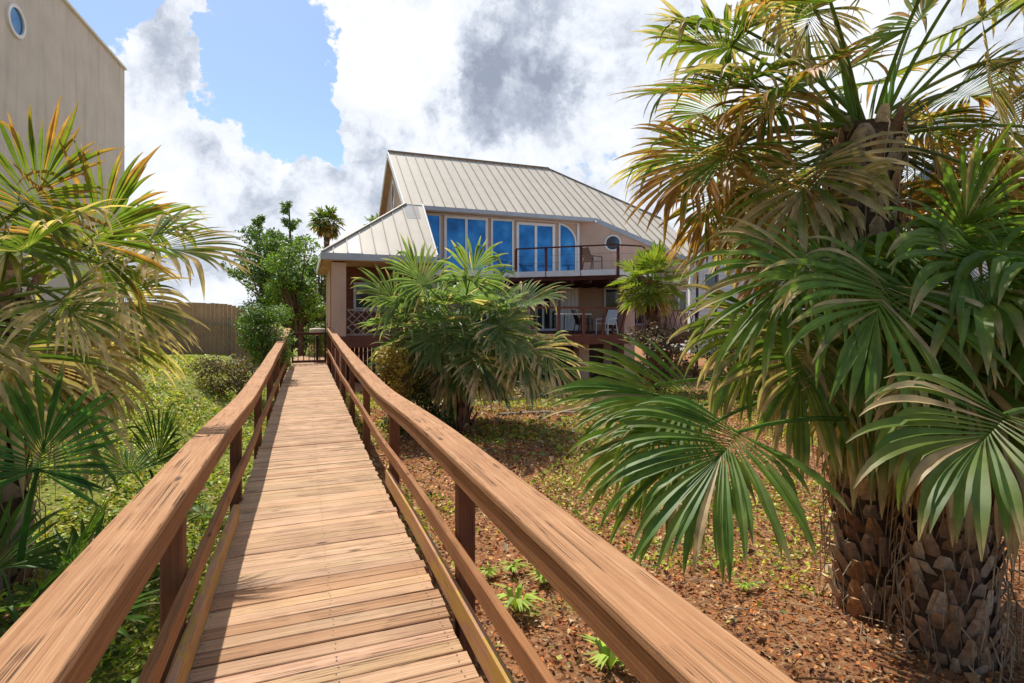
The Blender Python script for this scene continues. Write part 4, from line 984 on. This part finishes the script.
# ------------------------------------------------------------------ ground plants and litter
def inboard(x, y): return -.72 < x < 1.0
def scatter(name, n, xr, yr, size, cols, lift, seed, dens=None, flat=1.2, ymax=None, nearbias=1.6):
    r = np.random.default_rng(seed); cols = np.array(cols); X = []; Y = []
    while len(X) < n:
        m_ = n*2
        yq = yr[0]+(yr[1]-yr[0])*r.random(m_)**nearbias; xq = xr[0]+(xr[1]-xr[0])*r.random(m_); pr = r.random(m_)
        for x, y, w_ in zip(xq.tolist(), yq.tolist(), pr.tolist()):
            if inboard(x, y) or (dens and w_ > dens(x, y)): continue
            X.append(x); Y.append(y)
            if len(X) >= n: break
    Z = np.array([G(x, y) for x, y in zip(X, Y)])+lift*r.random(n)+.01
    P = np.stack([X, Y, Z], 1)
    def nv(a): return a/(np.linalg.norm(a,axis=1)[:,None]+1e-9)
    nn = nv(r.normal(size=(n,3))*.55+np.array([0,0,flat])); a = nv(np.cross(r.normal(size=(n,3)), nn)); b_ = np.cross(nn, a)
    s = (size*r.uniform(.5,1.5,n)*(1+P[:,1]*.05))[:,None]; asp = r.uniform(.2,.42,n)[:,None]
    V = np.stack([P-a*s*.5, P+b_*s*asp+nn*s*.1, P+a*s*.5, P-b_*s*asp+nn*s*.1], 1).reshape(-1,3)
    c_ = np.repeat(cols[r.integers(0,len(cols),n)]*r.uniform(.65,1.35,n)[:,None], 4, axis=0)
    mb = MB(); mb.add(V.tolist(), [(4*k,4*k+1,4*k+2,4*k+3) for k in range(n)], [tuple(q) for q in c_.tolist()]); return mb
LIT = [(.54,.19,.06),(.32,.10,.04),(.52,.27,.10),(.42,.15,.05),(.12,.045,.03),(.48,.22,.09),(.62,.44,.25),(.08,.035,.03)]
mb = scatter('l', 72000, (.95,9.5), (-.5,14), .032, LIT, .03, 71, None, 1.4, nearbias=1.5)
tag(mb.build('leaf_litter', M['litter']), 'rust brown dry leaf litter covering the ground right of the boardwalk', 'leaf litter', kind='stuff')
GC = [(.30,.42,.03),(.42,.48,.04),(.12,.22,.02),(.52,.54,.06),(.54,.42,.12)]
def dgl(x, y): return .10+.90*(fbm(x*1.1+3,y*1.2) > -.08)
mb = scatter('g', 100000, (-9,-.72), (-.3,20), .038, GC, .10, 72, dgl, .9, nearbias=1.35)
tag(mb.build('ground_cover', M['leafb']), 'low yellow green creeping plants covering the slope left of the boardwalk', 'ground cover', kind='stuff')
mb = scatter('k', 16000, (3,26), (8,24), .075, [(.30,.17,.08),(.2,.11,.06),(.16,.2,.04),(.24,.28,.05),(.38,.26,.14)], .10, 77, None, .9, nearbias=1.0)
tag(mb.build('ground_cover', M['leafb']), 'mixed dry leaves and low weeds on the far ground before the house', 'ground cover', kind='stuff')
def dgr(x, y): 
    return 1.0 if (fbm(x*.9+1,y*.8+5) > .05 and y > 4.0) or (abs(x-4.2)+abs(y-5.6) < 2.6 and fbm(x*2,y*2) > -.25) else .06
mb = scatter('h', 34000, (1.0,12), (3,18), .036, GC, .07, 73, dgr, .9, nearbias=1.0)
tag(mb.build('ground_cover', M['leafb']), 'yellow green weeds in patches among the dry leaves right of the boardwalk', 'ground cover', kind='stuff')
mb = scatter('t', 5000, (-9,-.72), (0,20), .05, [(.36,.22,.13),(.28,.14,.07),(.5,.4,.27)], .05, 74, None, 1.3)
tag(mb.build('leaf_litter', M['litter']), 'dry fallen leaves among the green plants left of the boardwalk', 'leaf litter', kind='stuff')
mb = scatter('c', 900, (.95,7.5), (.4,9), .06, [(.45,.28,.15),(.30,.14,.07),(.55,.42,.28),(.16,.08,.05)], .05, 78, lambda x, y: .25+.75*(fbm(x*1.7,y*1.9) > .1), .8)
tag(mb.build('leaf_litter', M['litter']), 'larger curled dead leaves lying on top of the fine litter at the right', 'leaf litter', kind='stuff')
# individual weeds by the right rail
wd = [((517,615),.2,'largest grassy weed tuft beside the right handrail post'),((543,583),.15,'grassy tuft behind the largest one by the right handrail'),((513,574),.12,'small broad leaved weed highest of the tufts by the right rail'),
      ((489,578),.1,'tiny weed seedling nearest the right rail post'),((610,668),.18,'pale leaved weed at the bottom edge by the right handrail'),((640,672),.14,'small sprig right of the pale leaved weed at the bottom'),((745,588),.1,'weed sprout in the litter left of the palm trunks')]
for i, ((px, py), s, lab) in enumerate(wd):
    dd = (CZ-.02)*F/(py-HZ); p = PD(px, py, dd); p[2] = G(p[0],p[1]); r = random.Random(100+i); q = MB()
    for k in range(24):
        a = r.uniform(0,6.28); l_ = 1.35*s*r.uniform(.6,1.2); w_ = s*.09; o = np.array([math.cos(a),math.sin(a),0]); t_ = np.array([-math.sin(a),math.cos(a),0])
        q.col = tuple(np.array((.38,.52,.06))*r.uniform(.6,1.3))
        p1 = p+o*l_*.35+np.array([0,0,l_*.6]); p2 = p+o*l_*.9+np.array([0,0,l_*.55])
        q.add([p-t_*w_*.3, p+t_*w_*.3, p1+t_*w_, p1-t_*w_, p2], [(0,1,2,3),(3,2,4)])
    tag(q.build('weed', M['leafb'], loc=p.tolist()), lab, 'weed', 'weeds beside the right handrail')
# fallen petioles and twigs
tw = [((-10,520),(102,602),'brown fallen palm stalk at the lower left'),((0,580),(150,470),'thin dark fallen stalk crossing the green ground at the left'),((30,545),(118,498),'pale tan stalk lying under the left palmetto')]
for (a, b_, lab) in tw:
    pa = PD(a[0],a[1],3.6); pb = PD(b_[0],b_[1],4.6)
    pa[2] = G(pa[0],pa[1])+.25; pb[2] = G(pb[0],pb[1])+.05; q = MB(); q.col = (.30,.16,.08) if 'brown' in lab else ((.10,.06,.04) if 'dark' in lab else (.5,.36,.2))
    q.tube([pa, (pa+pb)/2+np.array([0,0,.05]), pb], [.016,.013,.007], 6)
    tag(q.build('palm_stalk', M['bark'], loc=pa.tolist()), lab, 'palm stalk', 'fallen palm stalks')
r = random.Random(5); q = MB()
for k in range(1000):
    x = r.uniform(1.1, 8); y = r.uniform(0.3, 11); a = r.uniform(0,6.28); l_ = r.uniform(.08,.4)
    if math.hypot(x-4.1,y-2.6) > 1.9 and r.random() < .8: continue
    q.col = tuple(np.array((.42,.32,.22))*r.uniform(.4,1.2)); z = G(x,y)+.03
    q.tube([(x,y,z),(x+math.cos(a)*l_*.5,y+math.sin(a)*l_*.5,z+.02),(x+math.cos(a)*l_,y+math.sin(a)*l_,z+r.uniform(0,.05))], [.005,.004,.002], 4, cap=False)
tag(q.build('twigs', M['bark']), 'thin fallen twigs scattered over the litter around the right palm trunks', 'twigs', kind='stuff')
# ------------------------------------------------------------------ world, sun, camera
EL, K_ = R(58), .16      # sun elevation; ratio of sideways to vertical
sd = Vector((-.125, .62, 1.0)).normalized()       # towards the sun
w_ = bpy.data.worlds.new('World'); sc.world = w_; w_.use_nodes = True; nt = w_.node_tree
for n_ in list(nt.nodes): nt.nodes.remove(n_)
out = N(nt, 'ShaderNodeOutputWorld'); bg = N(nt, 'ShaderNodeBackground')
sky = N(nt, 'ShaderNodeTexSky', sky_type='NISHITA'); sky.sun_disc = False; sky.sun_elevation = math.asin(sd.z); sky.sun_rotation = math.atan2(sd.x, sd.y)
sky.air_density = 1.0; sky.dust_density = .6; sky.ozone_density = 1.5
tc = N(nt, 'ShaderNodeTexCoord'); V_ = tc.outputs['Generated']
def vmath(op, a, b_=None):
    n_ = N(nt, 'ShaderNodeVectorMath', operation=op); L(nt, a, n_.inputs[0])
    if b_ is not None:
        if hasattr(b_, 'links'): L(nt, b_, n_.inputs[1])
        else: n_.inputs[1].default_value = b_
    return n_
def fm(op, a, b_):
    n_ = N(nt, 'ShaderNodeMath', operation=op)
    for i, q in enumerate((a, b_)):
        if hasattr(q, 'links'): L(nt, q, n_.inputs[i])
        else: n_.inputs[i].default_value = q
    return n_.outputs[0]
wn = N(nt, 'ShaderNodeTexNoise'); wn.inputs['Scale'].default_value = 5.5; wn.inputs['Detail'].default_value = 7; wn.inputs['Roughness'].default_value = .62; L(nt, V_, wn.inputs['Vector'])
wsub = N(nt, 'ShaderNodeVectorMath', operation='SUBTRACT'); L(nt, wn.outputs['Color'], wsub.inputs[0]); wsub.inputs[1].default_value = (.5,.5,.5)
wsc = N(nt, 'ShaderNodeVectorMath', operation='SCALE'); L(nt, wsub.outputs[0], wsc.inputs[0]); wsc.inputs['Scale'].default_value = .42
wad = N(nt, 'ShaderNodeVectorMath', operation='ADD'); L(nt, V_, wad.inputs[0]); L(nt, wsc.outputs[0], wad.inputs[1]); VW = wad.outputs[0]
def blob(px, py, rad, wgt, sy=1.0):
    d_ = PD(px, py, 1)-np.array([0,0,CZ]); d_ = d_/np.linalg.norm(d_)
    ds = vmath('DISTANCE', VW, tuple(d_)).outputs['Value']
    mr_ = N(nt, 'ShaderNodeMapRange', interpolation_type='SMOOTHSTEP'); L(nt, ds, mr_.inputs[0]); mr_.inputs[1].default_value = 0; mr_.inputs[2].default_value = rad; mr_.inputs[3].default_value = wgt; mr_.inputs[4].default_value = 0
    return mr_.outputs[0]
def nz(vec, s, det, rough, dist=0):
    n_ = N(nt, 'ShaderNodeTexNoise'); n_.inputs['Scale'].default_value = s; n_.inputs['Detail'].default_value = det; n_.inputs['Roughness'].default_value = rough; n_.inputs['Distortion'].default_value = dist
    L(nt, vec, n_.inputs['Vector']); return n_.outputs['Fac']
n1 = nz(V_, 3.4, 9, .60, .25)
off = vmath('ADD', V_, (.03,-.01,.055)).outputs[0]
n1b = nz(off, 3.4, 9, .60, .25)
n2 = nz(V_, 8.5, 8, .6)
dens = fm('ADD', n1, fm('MULTIPLY', fm('SUBTRACT', n2, .5), .42))
for bl in ((262,30,.17,-.50),(350,92,.10,-.34),(300,100,.10,-.34),(232,75,.10,-.25),(100,30,.15,-.22),(600,160,.10,-.26),(590,190,.06,-.1),
           (165,60,.10,.35),(155,20,.08,.2),(150,180,.30,.26),(470,110,.42,.20),(360,150,.24,.20),(430,20,.24,.20),(760,60,.5,.22),(1000,200,.6,.2)):
    dens = fm('ADD', dens, blob(*bl))
# clear blue behind the camera
beh = N(nt, 'ShaderNodeMapRange'); dt = vmath('DOT_PRODUCT', V_, (SY,CY,0)).outputs['Value']; L(nt, dt, beh.inputs[0]); beh.inputs[1].default_value = -.5; beh.inputs[2].default_value = .4; beh.inputs[3].default_value = -.10; beh.inputs[4].default_value = .06
dens = fm('ADD', dens, beh.outputs[0])
mk = N(nt, 'ShaderNodeMapRange', interpolation_type='SMOOTHSTEP'); L(nt, dens, mk.inputs[0]); mk.inputs[1].default_value = .46; mk.inputs[2].default_value = .56
# cloud shade: relief between two samples plus broad dark bellies
rel = fm('SUBTRACT', n1, n1b)
dk = fm('MULTIPLY', rel, -3.0)
sh = fm('ADD', .64, fm('MULTIPLY', fm('SUBTRACT', nz(VW, 5.0, 7, .56), .5), 1.9))
sh = fm('ADD', sh, fm('MULTIPLY', rel, 2.2))
for bl in ((505,112,.12,-.36),(450,92,.08,-.30),(520,22,.16,-.34),(385,10,.14,-.38),(300,190,.20,-.16),(215,175,.14,-.10),(610,25,.12,-.2),(640,150,.12,-.1),(165,110,.08,-.15),
           (150,90,.14,.3),(420,70,.12,.3),(600,90,.14,.25),(330,130,.09,.25),(250,140,.08,.2),(400,120,.10,.15)):
    sh = fm('ADD', sh, blob(*bl))
cr_ = N(nt, 'ShaderNodeValToRGB'); L(nt, sh, cr_.inputs[0]); e = cr_.color_ramp.elements
e[0].position = .0; e[0].color = (.30,.34,.43,1); e[1].position = 1.0; e[1].color = (.93,.94,.96,1)
for p_, c_ in ((.3,(.46,.51,.60,1)),(.62,(.76,.80,.87,1))): q_ = e.new(p_); q_.color = c_
skc = vmath('MULTIPLY', sky.outputs[0], (.10,.105,.112)).outputs[0]
cb = vmath('MULTIPLY', cr_.outputs[0], (.80,.80,.805)).outputs[0]
mx = mixc(nt, mk.outputs[0], skc, cb)
L(nt, mx, bg.inputs['Color']); bg.inputs['Strength'].default_value = 1.0; L(nt, bg.outputs[0], out.inputs['Surface'])
su = bpy.data.lights.new('sun', 'SUN'); su.energy = 3.8; su.angle = R(.53); su.color = (1,.94,.84)
so_ = bpy.data.objects.new('sun', su); col.objects.link(so_); so_.rotation_euler = (-sd).to_track_quat('-Z','Y').to_euler(); so_.location = (0,0,30)
cam = bpy.data.cameras.new('camera'); co = bpy.data.objects.new('camera', cam); col.objects.link(co); sc.camera = co
cam.sensor_width = 36; cam.lens = 36*F/1024; cam.clip_end = 3000; cam.clip_start = .05
co.location = (0,0,CZ); co.rotation_euler = (R(90),0,-YAW)
cam.shift_y = -(341.5-HZ)/1024
sc.cycles.max_bounces = 6; sc.cycles.diffuse_bounces = 3; sc.cycles.transmission_bounces = 3
sc.view_settings.view_transform = 'Standard'; sc.view_settings.look = 'None'; sc.view_settings.exposure = .55; sc.view_settings.gamma = 1
try: sc.view_settings.use_curve_mapping = False
except Exception: pass
